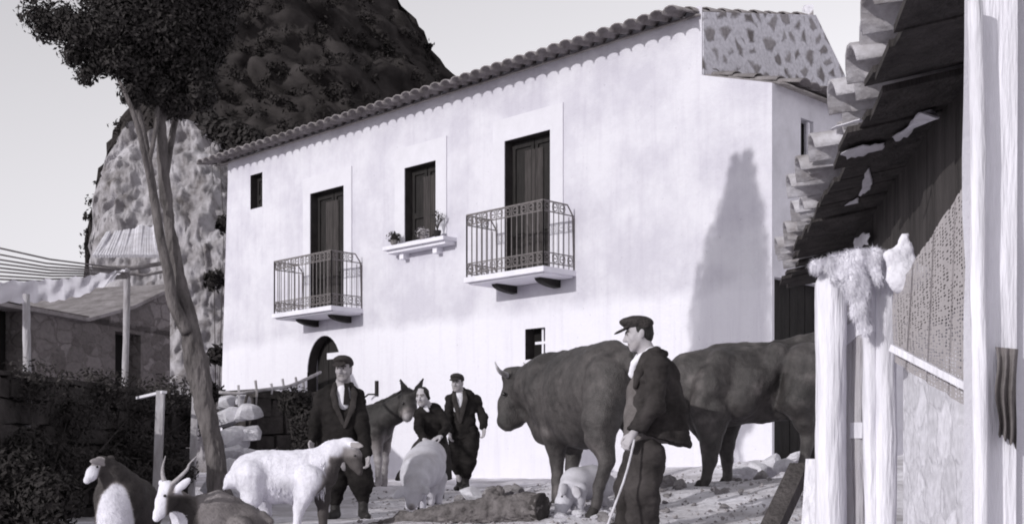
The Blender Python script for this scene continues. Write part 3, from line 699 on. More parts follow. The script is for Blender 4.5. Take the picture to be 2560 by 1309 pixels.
# ---- man in profile at the right, leaning on a cane
d0 = 9.4
J = dict(head=(P(1597,835,d0), (-.96,-.05,-.18), (-.14,0,1), 1.03), rt=V(0,1,0), side=True, neck=(1622,893,9.4),
    torso=[(1606,1652,897,9.4,.14),(1594,1668,915,9.4,.2),(1580,1682,955,9.4,.215),(1574,1690,1000,9.4,.215),(1572,1697,1050,9.4,.215),(1576,1705,1095,9.4,.215),(1586,1710,1150,9.4,.21)],
    shL=(1641,921,9.2), elL=(1634,1014,9.1), wrL=(1582,1084,9.12), handL=(V(-.55,-.05,-.83), V(.45,.75,-.35), V(-.75,0,.4), 1.0, 1.0),
    shR=(1630,918,9.6), elR=(1625,1010,9.68), wrR=(1590,1090,9.68), handR=(V(-.3,0,-.95), V(0,-1,0), V(-1,0,0), .7),
    hipL=(1620,1150,9.28), knL=(1604,1228,9.24), anL=P(1608,1150,9.3)*V(1,1,0)+UP*.09, hipR=(1596,1150,9.5), knR=(1563,1222,9.52), anR=P(1562,1150,9.55)*V(1,1,0)+UP*.09,
    legL=(.135,.125,.125), legR=(.125,.088,.085), skin=.40, h=.0065)
o, hd, rt, fw, Pj = person('man in flat cap and baggy suit in profile, holding a cane by the horned cow', J, V(1.0,9.4,G(1,9.4)))
B = Body(); torso(B, J['torso'], rt, True); sleeves(B, J, Pj, (.095,.078,.06))
B.c(P(1665,930,9.4), .1, P(1688,1110,9.4), .13, .06)
B.cut(P(1713,1117,9.4), nrm(V(-.28,0,-1)))
B.e(P(1560,975,9.4), (.075,.13,.2), None, .03, True)
B.build('jacket', WOOL2, o, .0105, FOLD(3))
B = Body(); torso(B, [(1590,1650,920,9.4,.12),(1568,1660,980,9.4,.15),(1560,1668,1040,9.4,.17),(1558,1670,1110,9.4,.18)], rt, True); B.cut(P(1600,1108,9.4), -UP); B.build('waistcoat', mat('waistcoat_cloth', .12, .3, 8, .95, .4, 60), o, .011, ((.008, 9, 5),))
B = Body(); B.chain([(P(1646,872,9.40), .024), (P(1624,876,9.32), .024), (P(1602,891,9.31), .026), (P(1586,908,9.34), .028), (P(1580,935,9.38), .03)], .012, .8); B.chain([(P(1646,872,9.42), .024), (P(1624,876,9.49), .024), (P(1598,891,9.48), .026), (P(1586,908,9.45), .028), (P(1580,935,9.42), .03)], .012); B.c(P(1618,900,9.4), .055, P(1600,940,9.4), .06, .03)
B.build('shirt_collar', SHIRT, o, .008, ((.007, 16, 3),))
B = Body(); B.chain([(P(1662,884,9.36), .03), (P(1640,878,9.27), .034), (P(1622,890,9.24), .034), (P(1603,925,9.23), .03), (P(1588,965,9.25), .02)], .03, .7); B.build('lapel', WOOL2, o, .008, ((.004, 20, 3),))
trousers(o, J, Pj, TROUS, hem=.03, seed=5); cap(o, hd, tilt=.2); hairpiece(o, hd)
boot(o, Pj('anL'), Pj('anL')*V(1,1,0)+UP*(G(1,9.3)+.04)+V(-.2,0,0)); boot(o, Pj('anR'), Pj('anR')*V(1,1,0)+UP*(G(.9,9.5)+.04)+V(-.2,0,0))
mb = MB(); mb.tube(spline([P(1586,1098,9.1), P(1574,1150,9.05), P(1558,1205,9.0), P(1537,1262,8.95), P(1508,1150,8.9)*V(1,1,0)+UP*G(.65,8.9)], 6), .0085, 8, True, .12)
tag(mb.build('walking_cane', mat('peeled_wood', .62, .2, 12, .7, .3), None, True), 'pale bent cane held by the man in profile', 'cane')

# ---- old man standing behind the white goat
d0 = 12.8
J = dict(head=(P(859,922,12.75), (-.22,-.97,-.1), (0,0,1), 1.04), rt=V(1,0,0), side=False, neck=(858,956,12.82),
    torso=[(838,880,960,12.82,.075),(806,894,982,12.82,.1),(799,894,1012,12.8,.125),(796,894,1055,12.8,.135),(792,896,1100,12.8,.145),(790,902,1160,12.8,.15)],
    shR=(806,990,12.8), elR=(789,1058,12.72), wrR=(780,1098,12.62), handR=(V(-.05,-.1,-1), V(.8,-.5,0), V(0,-1,0), .6),
    shL=(893,990,12.8), elL=(907,1068,12.72), wrL=(919,1136,12.64), handL=(V(.05,-.1,-1), V(-.8,-.5,0), V(0,-1,0), .6),
    hipR=(838,1130,12.82), knR=(843,1208,12.78), anR=P(838,1150,12.8)*V(1,1,0)+UP*.09, hipL=(885,1130,12.82), knL=(904,1208,12.75), anL=P(908,1150,12.72)*V(1,1,0)+UP*.09,
    legR=(.13,.1,.06), legL=(.135,.125,.06), skin=.36)
o, hd, rt, fw, Pj = person('old man in dark suit, tie and cap standing behind the white goat', J, V(-1.75,12.8,G(-1.75,12.8)))
B = Body(); torso(B, J['torso'], rt); sleeves(B, J, Pj, (.08,.068,.056)); B.cut(P(850,1150,12.8), -UP)
B.e(P(860,978,12.66), (.085,.13,.2), None, .02, True)
B.build('jacket', WOOL, o, .0115, FOLD(11))
B = Body(); torso(B, [(845,874,958,12.82,.065),(838,880,980,12.8,.095),(835,884,1010,12.79,.1)], rt); B.build('shirt', SHIRT, o, .009, ((.004, 14, 3),))
mb = MB(); c0 = P(866,962,12.70); mb.box(c0, (.045,.03,.04)); mb.prism([c0+V(-.018,-.012,-.02), c0+V(.018,-.012,-.02), c0+V(.045,-.02,-.2), c0+V(-.03,-.02,-.2)], V(0,.015,0)); mb.build('tie', WOOL, o)
for q in ([(838,960,12.78,7),(833,985,12.68,8),(840,1015,12.65,8),(858,1058,12.65,5)], [(878,960,12.78,7),(886,985,12.68,8),(882,1015,12.65,8),(862,1066,12.65,5)]):
    B = Body(); px(B, q, k=.015, q=.34); B.build('lapel', WOOL2, o, .0065, ((.004, 20, 3),))
trousers(o, J, Pj, WOOL, hem=.10, seed=15); cap(o, hd); hairpiece(o, hd)
for s in 'LR':
    a = Pj('an'+s); boot(o, a, a*V(1,1,0)+UP*(G(a[0],a[1])+.04)+V(-.05 if s == 'R' else .08,-.2,0), up=.22)

# ---- woman stooping over the pig
J = dict(head=(P(1056,990,15.38), (-.32,-.93,-.16), (-.05,-.1,1), .98), rt=nrm(V(1,.15,0)), side=False, neck=(1064,1013,15.5),
    torso=[(1050,1082,1016,15.5,.07),(1043,1106,1028,15.52,.105),(1043,1112,1050,15.55,.125),(1047,1113,1075,15.6,.13),(1054,1114,1104,15.65,.13)],
    shR=(1048,1032,15.5), elR=(1046,1070,15.3), wrR=(1060,1096,15.1), handR=(V(.5,-.5,-.6), V(0,.3,-1), V(1,0,0), .4),
    shL=(1100,1032,15.5), elL=(1118,1066,15.4), wrL=(1102,1090,15.15), handL=(V(-.75,-.5,-.35), V(0,.2,-1), V(-.3,-1,0), .4),
    hipR=(1072,1115,15.65), knR=(1070,1185,15.6), anR=PG(1072,15.55,.08), hipL=(1094,1115,15.65), knL=(1098,1190,15.55), anL=PG(1099,15.45,.08), skin=.44)
o, hd, rt, fw, Pj = person('woman in dark blouse and long skirt stooping over the big white pig', J, PG(1085,15.5))
B = Body(); torso(B, J['torso'], rt); sleeves(B, J, Pj, (.07,.056,.042)); B.build('blouse', WOOL, o, .0115, FOLD(21))
B = Body(); torso(B, [(1052,1116,1094,15.65,.14),(1032,1124,1130,15.7,.19),(1012,1130,1165,15.72,.24),(986,1134,1215,15.75,.27)], rt); B.cut(P(1050,1198,15.7), -UP)
B.build('skirt', mat('skirt_cloth', .034, .3, 9, .95, .4, 70), o, .0125, ((.035, (7,7,.9), 4), (.012, (16,16,2), 9)))
B = Body(); B.c(P(1064,1018,15.4), .03, P(1070,1026,15.38), .02, .02); B.build('collar', SHIRT, o, .008)
hairpiece(o, hd, True)
B = Body()
for s in 'LR':
    a = Pj('an'+s); B.c(Pj('kn'+s), .06, a, .042, .03)
B.build('stockings', WOOL, o, .011)
for s in 'LR':
    a = Pj('an'+s); boot(o, a, a*V(1,1,0)+UP*(G(a[0],a[1])+.04)+V(-.06,-.2,0))

# ---- man standing by the white wall
J = dict(head=(P(1143,957,17.35), (-.3,-.95,-.05), (0,0,1), 1.0), rt=nrm(V(1,.25,0)), side=False, neck=(1150,980,17.4),
    torso=[(1134,1166,980,17.4,.075),(1127,1188,992,17.4,.1),(1127,1189,1020,17.4,.12),(1128,1188,1060,17.4,.125),(1124,1196,1105,17.4,.14)],
    shR=(1126,998,17.35), elR=(1119,1040,17.3), wrR=(1124,1078,17.2), handR=(V(.1,-.1,-1), V(.8,-.3,0), V(0,-1,0), .5),
    shL=(1189,998,17.45), elL=(1207,1040,17.45), wrL=(1210,1070,17.3), handL=(V(-.05,-.1,-1), V(-.8,-.5,0), V(-.2,-1,0), .6),
    hipR=(1145,1090,17.4), knR=(1143,1156,17.35), anR=PG(1150,17.45,.09), hipL=(1176,1090,17.4), knL=(1170,1156,17.3), anL=PG(1164,17.3,.09),
    legR=(.13,.115,.06), legL=(.135,.12,.06), skin=.38)
o, hd, rt, fw, Pj = person('man in open jacket, waistcoat and cap standing by the white wall behind the woman', J, PG(1160,17.4))
B = Body(); torso(B, J['torso'], rt); sleeves(B, J, Pj, (.075,.062,.05)); B.cut(P(1160,1098,17.4), -UP); B.e(P(1147,990,17.22), (.075,.12,.13), None, .02, True); B.build('jacket', WOOL, o, .012, FOLD(31))
for q in ([(1135,979,17.34,5),(1136,998,17.25,6.5),(1143,1022,17.24,6.5),(1148,1050,17.24,4)], [(1161,979,17.34,5),(1163,998,17.25,6.5),(1157,1022,17.24,6.5),(1151,1055,17.24,4)]):
    B = Body(); px(B, q, k=.015, q=.34); B.build('lapel', WOOL2, o, .007, ((.004, 20, 3),))
B = Body(); torso(B, [(1136,1160,978,17.4,.065),(1130,1166,995,17.38,.095),(1130,1168,1020,17.36,.11)], rt); B.build('shirt', SHIRT, o, .011)
trousers(o, J, Pj, WOOL, hem=.12, seed=35); cap(o, hd); hairpiece(o, hd)
for s in 'LR':
    a = Pj('an'+s); boot(o, a, a*V(1,1,0)+UP*(G(a[0],a[1])+.04)+V(-.06,-.2,0), up=.25)

def fur(body, par, n, ln, wd, seed, flow=(0,0,-1), lift=.35, name='coat_hair', m=None, keep=None):
    me = body.data; g = np.random.default_rng(seed); nv = len(me.vertices)
    co_ = np.empty(nv*3, np.float32); me.vertices.foreach_get('co', co_); co_ = co_.reshape(-1, 3)+ORG[body.name]
    nq = len(me.polygons); q = np.empty(nq*4, np.int32); me.polygons.foreach_get('vertices', q); q = q.reshape(-1, 4)
    has = 'coat' in me.color_attributes; cl = np.ones((nv, 4), np.float32)*.7
    if has: b_ = np.empty(nv*4, np.float32); me.color_attributes['coat'].data.foreach_get('color', b_); cl = b_.reshape(-1, 4)
    nn = np.cross(co_[q[:,2]]-co_[q[:,0]], co_[q[:,3]]-co_[q[:,1]]); nn /= np.maximum(np.linalg.norm(nn, axis=1), 1e-9)[:, None]
    pk = g.integers(0, nq, n)
    if keep: xx, yy = topx(co_[q[pk]].mean(1)); pk = pk[keep(xx, yy)]; n = len(pk)
    p = co_[q[pk]].mean(1); N_ = nn[pk]; d = np.asarray(flow, float)+g.normal(size=(n, 3))*.35
    d = d-N_*(d*N_).sum(1)[:, None]; d /= np.maximum(np.linalg.norm(d, axis=1), 1e-6)[:, None]; d = d+N_*(lift*g.random(n))[:, None]
    t = np.cross(N_, d); t /= np.maximum(np.linalg.norm(t, axis=1), 1e-6)[:, None]; l = ln*(.5+g.random(n))[:, None]
    v = np.stack([p-t*wd-N_*.002, p+t*wd-N_*.002, p+d*l], 1).reshape(-1, 3); c = cl[q[pk][:, 0]]*(.85+.28*g.random(n))[:, None]; c[:, 3] = 1
    o = mesh_obj(name, v, np.arange(3*n).reshape(-1, 3), m or body.data.materials[0], par, False)
    a = o.data.color_attributes.new('coat', 'FLOAT_COLOR', 'POINT'); a.data.foreach_set('color', np.repeat(c, 3, 0).astype(np.float32).ravel()); return o
# ---------------------------------------------------------------- cattle
def hoofs(o, pts, r=.05):
    for x, y, d in pts:
        c = P(x, y, d); B = Body(); B.c(c+UP*.03, r*.85, c-UP*.02+V(-.02,0,0), r*1.05, .02); B.cut(c-UP*.035, -UP); B.build('hoof', HOOF, o, .01, smooth=1)
def ear(B, a, b, w, n, k=.02, th=.02):
    a, b = np.asarray(a, float), np.asarray(b, float); d = nrm(b-a); n = nrm(n-d*(n@d)); B.e((a+b)/2, (np.linalg.norm(b-a)*.55, w, th), np.array([d, np.cross(n, d), n]), k)
def horn(o, pts, r0, m=HORN):
    p = spline([P(*q) for q in pts], 6); mb = MB(); mb.tube(p, [r0*(1-.88*(i/(len(p)-1))**1.2) for i in range(len(p))], 10); mb.build('horn', m, o, True)
def eye(o, c, r=.018):
    B = Body(); B.e(c, (r, r, r), None, .01); B.build('eye', mat('dark_eye', .012, .1, 5, .2, 0, spec=.5), o, r/3)

LX = V(.89,.45,0)
o = thing('cow', 'dark horned cow in three quarter rear view, white piglet at its hind leg', 'cow', V(.8,10.8,G(.8,10.8)))
B = Body(); Q = dict(k=.08, q=.82, ax=LX)
px(B, [(1510,968,10.75,112),(1455,988,11.2,116),(1398,990,11.6,100)], **Q)
px(B, [(1470,1040,11.1,80),(1420,1040,11.4,72)], k=.1)
px(B, [(1532,866,10.7,16),(1470,893,11.1,20),(1412,902,11.5,22),(1372,925,11.7,30)], k=.06)
px(B, [(1533,880,10.6,30),(1560,905,10.4,30)], k=.05); px(B, [(1540,900,10.55,20),(1500,930,10.4,16)], k=.05)
px(B, [(1572,900,10.6,34),(1590,960,10.8,60),(1595,1060,10.8,42),(1598,1150,10.75,19),(1578,1262,10.8,14)], k=.03)
px(B, [(1530,950,10.5,72),(1503,1050,10.38,50),(1500,1090,10.36,38),(1517,1150,10.32,20),(1498,1215,10.34,14.5),(1490,1262,10.34,15)], k=.025)
px(B, [(1455,980,11.0,60),(1448,1060,11.05,52)], k=.06)
px(B, [(1385,985,11.45,72),(1388,1075,11.35,38),(1392,1150,11.4,18),(1394,1200,11.4,15),(1394,1245,11.4,14)], k=.025)
px(B, [(1440,1040,11.8,50),(1436,1110,11.8,26),(1430,1170,11.8,17),(1428,1235,11.8,14)], k=.025)
px(B, [(1375,962,11.7,80),(1322,972,11.95,56)], k=.06); px(B, [(1330,1030,11.95,24),(1362,1078,11.7,30),(1385,1095,11.6,24)], k=.06)
px(B, [(1290,955,12,30),(1272,1010,11.97,26),(1264,1045,11.95,21)], k=.04); px(B, [(1305,1005,12,46),(1285,1040,11.97,28),(1268,1055,11.95,21)], k=.05, q=.7)
px(B, [(1262,1056,11.93,17),(1270,1062,11.93,16)], k=.03); px(B, [(1275,938,12,20),(1300,940,12,22)], k=.04)
ear(B, P(1296,944,11.74), P(1338,972,11.46), .062, V(-.3,-1,.5), .02, .026)
px(B, [(1574,884,10.35,11),(1588,960,10.2,8),(1590,1080,10.2,8),(1588,1130,10.2,14)], k=.02)
def cc(v):
    x, y = topx(v); c = .05+.035*fbm(v*2.6, 4, 3)
    c = c+.10*np.clip(fbm(v*7, 31, 4)-.12, 0, 1)*np.clip((y-950)/150, .2, 1.4); c = blend(c, dist(v, P(1256,1062,11.93)), .09, .03); return blend(c, dist(v, P(1440,1010,10.9)), .4, .055, 1.0)
bd_ = B.build('body', COATM, o, .0145, ((.014, 4, 8), (.009, (11,11,6), 4), (.004, (30,30,16), 6)), cc)
fur(bd_, o, 18000, .016, .0016, 1, (.3,-.5,-.8), .3)
horn(o, [(1268,938,11.9),(1252,930,11.8),(1243,918,11.75),(1237,903,11.75)], .03); horn(o, [(1297,930,12.1),(1312,926,12.25),(1314,914,12.3),(1308,905,12.3)], .028)
eye(o, P(1260,984,11.86), .022); hoofs(o, [(1484,1284,10.34),(1574,1284,10.78),(1392,1258,11.4),(1426,1250,11.8)], .052)

o = thing('cow', 'lean dark cow with bony hips standing behind the wooden gate', 'cow', V(2.3,12.3,G(2.3,12.3)))
B = Body(); Q = dict(k=.08, q=.78)
px(B, [(1782,968,12.55,99),(1830,962,12.55,97),(1890,957,12.55,92),(1985,945,12.55,80),(2020,925,12.55,74)], **Q)
px(B, [(1790,876,12.55,14),(1860,872,12.55,14),(1940,866,12.55,14),(2000,850,12.55,12),(2040,843,12.55,15)], k=.05)
px(B, [(1938,880,12.27,20),(1925,940,12.24,16)], k=.12); px(B, [(1945,884,12.26,18),(1990,930,12.2,20)], k=.12); px(B, [(1875,950,12.3,44),(1850,1000,12.27,44)], k=.14)
for q in ([(1962,872,12.44,9),(1940,905,12.285,9),(1910,942,12.262,7)], [(1852,890,12.32,9),(1862,925,12.272,9),(1868,948,12.268,6)], [(1975,908,12.3,10),(2005,890,12.3,9),(2032,908,12.28,8)], [(1830,900,12.32,8),(1822,960,12.265,8),(1826,1000,12.28,6)]): px(B, q, k=.05)
for xx in (): px(B, [(xx,900,12.21,7),(xx-16,960,12.17,7),(xx-14,1000,12.21,5)], k=.06)
px(B, [(1800,900,12.3,26),(1778,965,12.24,36),(1756,1010,12.22,30)], k=.12)
px(B, [(1730,950,12.5,72),(1660,985,12.4,46)], k=.08, q=.7); px(B, [(1745,1030,12.5,48),(1768,1080,12.5,30)], k=.07)
px(B, [(1640,985,12.4,36),(1615,1050,12.35,24),(1608,1075,12.35,20)], k=.05)
px(B, [(1778,1030,12.3,54),(1776,1105,12.25,27),(1774,1150,12.25,18),(1766,1195,12.25,13),(1756,1212,12.25,14)], k=.025)
px(B, [(1815,1050,12.85,44),(1814,1110,12.85,24),(1818,1150,12.85,14),(1818,1190,12.85,11),(1814,1202,12.85,12)], k=.025)
px(B, [(2020,930,12.3,74),(2000,1000,12.22,50),(2012,1050,12.25,30),(2022,1085,12.3,20),(2010,1150,12.25,13),(1998,1180,12.2,14)], k=.025)
px(B, [(2060,930,12.8,60),(2055,1020,12.8,36),(2075,1090,12.85,20),(2068,1170,12.85,13)], k=.025)
px(B, [(1900,1030,12.5,26),(1980,1020,12.5,30)], k=.08); px(B, [(1985,985,12.25,20),(1950,1020,12.3,10)], k=.06)
px(B, [(2048,850,12.5,12),(2075,900,12.5,8),(2080,1050,12.5,8)], k=.03); ear(B, P(1650,960,12.2), P(1670,985,12.05), .05, V(0,-1,.3))
bd_ = B.build('body', COATM, o, .0145, ((.012, 5, 8), (.009, (13,13,7), 4), (.004, (32,32,16), 6)), lambda v: .05+.035*fbm(v*2.5, 14, 3)+.12*np.clip(fbm(v*7, 33, 4)-.12, 0, 1))
fur(bd_, o, 18000, .016, .0016, 2, (.8,0,-.6), .3)
horn(o, [(1645,955,12.3),(1632,945,12.2),(1622,930,12.2)], .028); eye(o, P(1628,1010,12.25)); hoofs(o, [(1750,1216,12.25),(1812,1206,12.85),(1992,1188,12.2),(2066,1180,12.85)], .05)

# ---------------------------------------------------------------- donkey
o = thing('donkey', 'dark donkey with upright ears and pale muzzle beside the stooping woman', 'donkey', PG(900,18))
B = Body(); px(B, [(790,1064,18.1,48),(860,1068,18,50),(935,1062,17.9,50)], k=.08, q=.8); px(B, [(940,1050,17.9,40),(985,1028,17.75,30),(1012,1005,17.6,25)], k=.07, q=.7)
px(B, [(1022,992,17.55,22),(1024,1020,17.4,18),(1018,1042,17.3,13)], k=.04, q=.9); px(B, [(1018,1012,17.5,20),(1010,1030,17.45,16)], k=.04)
px(B, [(1019,990,17.55,8),(1011,970,17.5,8.5),(1001,948,17.5,2.5)], k=.02); px(B, [(1033,990,17.5,8),(1046,970,17.46,8.5),(1058,946,17.45,2.5)], k=.02)
g1 = lambda x, d: HY-(G((x-CX)/F*d, d)-ZC)/d*F
for x0, d, x1 in ((938,17.75,946),(958,18.15,962)): px(B, [(x0,1080,d,26),(x0+4,1120,d,14),(x1,1150,d,10),(x1,g1(x1,d)-12,d,7),(x1-2,g1(x1,d)-4,d,9)], k=.04)
for x0, d in ((775,17.85),(792,18.3)): px(B, [(x0,1070,d,36),(x0+4,1115,d,20),(x0-6,1150,d,11),(x0,g1(x0,d)-12,d,8),(x0-2,g1(x0,d)-4,d,9)], k=.04)
px(B, [(752,1050,18.1,10),(742,1100,18.1,8),(742,1140,18.1,10)], k=.03)
def cc(v):
    x, y = topx(v); c = np.full(len(v), .035)+.02*fbm(v*3, 5, 3); c = blend(c, np.maximum(1140-y, 0)*.004+np.where(x > 880, 0, 9), .22, .32, 1); c = blend(c, dist(v, P(1014,1046,17.25)), .2, .5, 1.3)
    c = blend(c, dist(v, P(960,1105,17.8)), .22, .16, 1); return c
bd_ = B.build('body', COATM, o, .015, ((.006, 6, 8),), cc); eye(o, P(1008,1008,17.35), .02)
fur(bd_, o, 9000, .03, .004, 3, (-.6,0,-.8), .5)
B = Body(); px(B, [(940,1012,17.9,7),(990,990,17.75,8),(1018,976,17.55,9)], k=.03); B.build('mane', HAIR, o, .011, ((.012, 18, 3),)); hoofs(o, [(944,g1(946,17.75)-3,17.75),(960,g1(962,18.15)-3,18.15)], .045)

# ---------------------------------------------------------------- pigs
def pigcoat(v): return .56+.12*fbm(v*5, 4, 4)
o = thing('pig', 'large white pig with lowered head under the woman\'s hand', 'pig', PG(1050,14.4))
B = Body(); px(B, [(1072,1142,14.85,44),(1060,1165,14.5,50),(1045,1182,14.15,45)], k=.08, q=.95); px(B, [(1040,1205,13.98,34),(1034,1235,13.85,22),(1030,1256,13.8,13),(1029,1262,13.79,12)], k=.05)
ear(B, P(1022,1214,13.88), P(984,1244,13.75), .055, V(.2,-1,.4)); ear(B, P(1052,1214,13.88), P(1072,1232,13.75), .055, V(-.3,-1,.3))
for x0, d in ((1022,14.05),(1056,14.15),(1078,14.75),(1097,14.85)): px(B, [(x0,1195,d,22),(x0+1,1225,d,12),(x0,g1(x0,d)-10,d,8),(x0-1,g1(x0,d)-4,d,9)], k=.04)
def cc(v):
    c = pigcoat(v); return blend(c, dist(v, P(1029,1264,13.76)), .05, .2)
bd_ = B.build('body', WCOAT, o, .012, ((.006, 6, 8),), cc); hoofs(o, [(x0-1,g1(x0,d)-3,d) for x0, d in ((1022,14.05),(1056,14.15),(1078,14.75),(1097,14.85))], .035)
fur(bd_, o, 3500, .022, .0016, 4, (0,.6,-.6), .5)
eye(o, P(1022,1232,13.79), .012); eye(o, P(1047,1232,13.79), .012)
o = thing('pig', 'small white piglet rooting among stones at the horned cow\'s hind leg', 'pig', PG(1450,10.9))
B = Body(); px(B, [(1512,1212,11.25,30),(1480,1205,11.1,40),(1440,1206,10.95,40)], k=.06); px(B, [(1425,1222,10.85,30),(1408,1255,10.75,19),(1400,1278,10.7,12),(1399,1284,10.69,11)], k=.04)
ear(B, P(1412,1208,10.75), P(1404,1238,10.62), .04, V(.3,-1,.4)); ear(B, P(1436,1214,10.72), P(1446,1244,10.6), .04, V(-.1,-1,.4))
for x0, d in ((1428,10.95),(1450,10.8),(1490,11.3),(1505,11.1)): px(B, [(x0,1225,d,20),(x0,1255,d,11),(x0,g1(x0,d)-8,d,8)], k=.03)
px(B, [(1538,1200,11.3,5),(1546,1194,11.32,4),(1548,1204,11.34,3)], k=.02)
B.build('body', WCOAT, o, .0105, ((.005, 7, 8),), lambda v: pigcoat(v)*.95); eye(o, P(1405,1240,10.62), .01)

# ---------------------------------------------------------------- goats
o = thing('goat', 'shaggy white goat with dark face standing side on in front of the old man', 'goat', PG(710,10.7))
B = Body(); Q = dict(k=.06, q=.78)
px(B, [(634,1185,10.7,54),(670,1188,10.7,60),(730,1190,10.7,60),(788,1178,10.7,54)], **Q); px(B, [(650,1139,10.7,12),(710,1141,10.7,11),(770,1136,10.7,12)], k=.04)
px(B, [(690,1232,10.7,24),(730,1228,10.7,28)], k=.06); px(B, [(612,1165,10.7,18),(580,1200,10.68,17),(562,1218,10.66,5)], k=.04)
px(B, [(798,1160,10.7,42),(832,1132,10.7,30),(864,1112,10.7,20)], k=.05, q=.75); px(B, [(808,1190,10.7,32),(826,1165,10.7,22)], k=.05)
px(B, [(628,1190,10.57,40),(628,1245,10.55,24),(619,1278,10.53,12),(625,1325,10.53,9),(624,1338,10.52,10)], k=.04); px(B, [(645,1200,10.84,36),(660,1252,10.86,20),(668,1280,10.86,11),(655,1325,10.86,9),(653,1338,10.86,10)], k=.04)
px(B, [(778,1200,10.56,38),(758,1240,10.54,22),(748,1268,10.52,13),(740,1325,10.52,9),(738,1340,10.52,10)], k=.04); px(B, [(800,1200,10.84,34),(806,1245,10.86,18),(808,1280,10.86,11),(808,1330,10.86,9),(806,1340,10.86,10)], k=.04)
px(B, [(872,1114,10.7,19),(886,1140,10.68,17),(894,1165,10.66,12),(898,1178,10.66,9)], k=.03, q=.8); px(B, [(866,1135,10.7,16),(884,1160,10.68,11)], k=.03, q=.7)
ear(B, P(868,1106,10.6), P(907,1115,10.52), .036, V(0,-1,.5), .012, .013)
def cc(v):
    x, y = topx(v); n = fbm(v*6, 5, 3); c = np.full(len(v), .82)
    hd_ = np.minimum(x-(856+14*n-(y-1120)*.25), y-(1117+8*n)); c = mixc(c, .27+.16*fbm(v*12, 3, 2), sst(hd_, 5))
    c = mixc(c, .075, sst(np.minimum(np.minimum(x-(818+22*n-(y-1160)*.28), y-1140), x-775), 7))
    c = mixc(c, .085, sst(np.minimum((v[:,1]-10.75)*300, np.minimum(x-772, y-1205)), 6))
    c = np.clip(c, 0, .85); e = dist(v, P(890,1113,10.55)); c = np.where((e < .07) & (x > 876) & (y > 1105) & (v[:,1] < 10.62), .3, c)
    c = blend(c, dist(v, P(715,1225,10.5)), .14, .42, 1.2)
    return c
bd_ = B.build('body', WCOAT, o, .0095, ((.012, (9,9,3.5), 8), (.006, (30,30,9), 4)), cc, 1)
fur(bd_, o, 24000, .02, .0018, 5, (-.35,0,-1), .32, keep=lambda x, y: ((x < 846) | (y > 1200)) & (y < 1262))
# shaggy locks hanging from the flank
mb = MB(); g = random.Random(5)
for i in range(620):
    x = g.uniform(612, 812); y = g.uniform(1150, 1238); t = (y-1190)/60
    dd = 10.7-R(46, 10.7)*math.sqrt(max(0.02, 1-t*t))*.98
    p = P(x, y, dd); l = g.uniform(.03,.07); s = g.uniform(.003,.006); o2 = V(g.uniform(-.012,.012), -.006-.02*max(t, 0)*0, -l)
    mb.add([p+V(-s,.004,0), p+V(s,.004,0), p+V(0,-.012,-l*.4)+o2*.1, p+o2], [(0,1,2), (0,2,3), (2,1,3)])
mb.build('fleece', mat('goat_wool', .80, .08, 12, .9, .2), o)
eye(o, P(887,1138,10.62), .011); hoofs(o, [(624,1338,10.52),(653,1338,10.86),(738,1340,10.52),(806,1340,10.86)], .032)

o = thing('goat', 'grey brown goat with long horns and white face lying at the lower left', 'goat', PG(520,9.5))
B = Body(); px(B, [(480,1300,9.5,52),(540,1300,9.55,60),(605,1312,9.6,56)], k=.06, q=.9); px(B, [(500,1248,9.52,12),(545,1240,9.55,12),(590,1256,9.6,12)], k=.05)
px(B, [(428,1232,9.35,25),(448,1262,9.42,32),(478,1292,9.5,46)], k=.05, q=.8); px(B, [(419,1222,9.3,23),(408,1255,9.24,19),(396,1285,9.2,12),(391,1295,9.19,9)], k=.03, q=.8); px(B, [(430,1245,9.3,18),(410,1280,9.22,11)], k=.03, q=.7)
ear(B, P(436,1230,9.25), P(474,1196,9.2), .032, V(0,-1,-.2), .012); ear(B, P(412,1212,9.42), P(400,1205,9.5), .03, V(0,-1,-.2), .012)
for a in ([(470,1330,9.38,20),(440,1345,9.3,12),(470,1352,9.25,9)], [(480,1330,9.6,20),(450,1345,9.65,12),(480,1352,9.7,9)], [(600,1325,9.4,36),(570,1345,9.32,14),(600,1352,9.28,9)], [(610,1325,9.75,36),(580,1345,9.8,14),(610,1352,9.82,9)]): px(B, a, k=.04)
px(B, [(655,1290,9.6,14),(675,1302,9.6,9)], k=.03)
def cc(v):
    x, y = topx(v); n = fbm(v*7, 6, 3); c = .19+.09*n; c = mixc(c, .04, sst(np.minimum(np.minimum(x-(426-(y-1215)*.12+6*n), 492+14*n-x), y-1238), 6)); c = mixc(c, .78, sst(np.minimum((423+7*n-(y-1215)*.14)-x, y-1196), 4)); c = mixc(c, .74, sst(np.minimum(np.minimum(x-437, 1234-y), np.minimum(480-x, (9.35-v[:,1])*300)), 4))
    c = np.where((dist(v, P(440,1305,9.35)) < .085), .7, c); c = blend(c, dist(v, P(530,1240,9.5)), .2, .26, 1); return c
bd_ = B.build('body', WCOAT, o, .009, ((.006, (10,10,6), 8), (.003, 35, 4)), cc, 1)
fur(bd_, o, 15000, .024, .002, 6, (.6,0,-.8), .35, keep=lambda x, y: (x > 440) & ((x > 486) | (y > 1240)))
horn(o, [(414,1208,9.3),(407,1188,9.3),(407,1165,9.3),(414,1138,9.32)], .02, mat('goat_horn', .34, .3, 25, .5, .3, spec=.4)); horn(o, [(424,1214,9.28),(447,1194,9.27),(468,1172,9.26),(474,1158,9.26),(497,1134,9.26)], .019, MATS['goat_horn'])
eye(o, P(412,1238,9.2), .012)

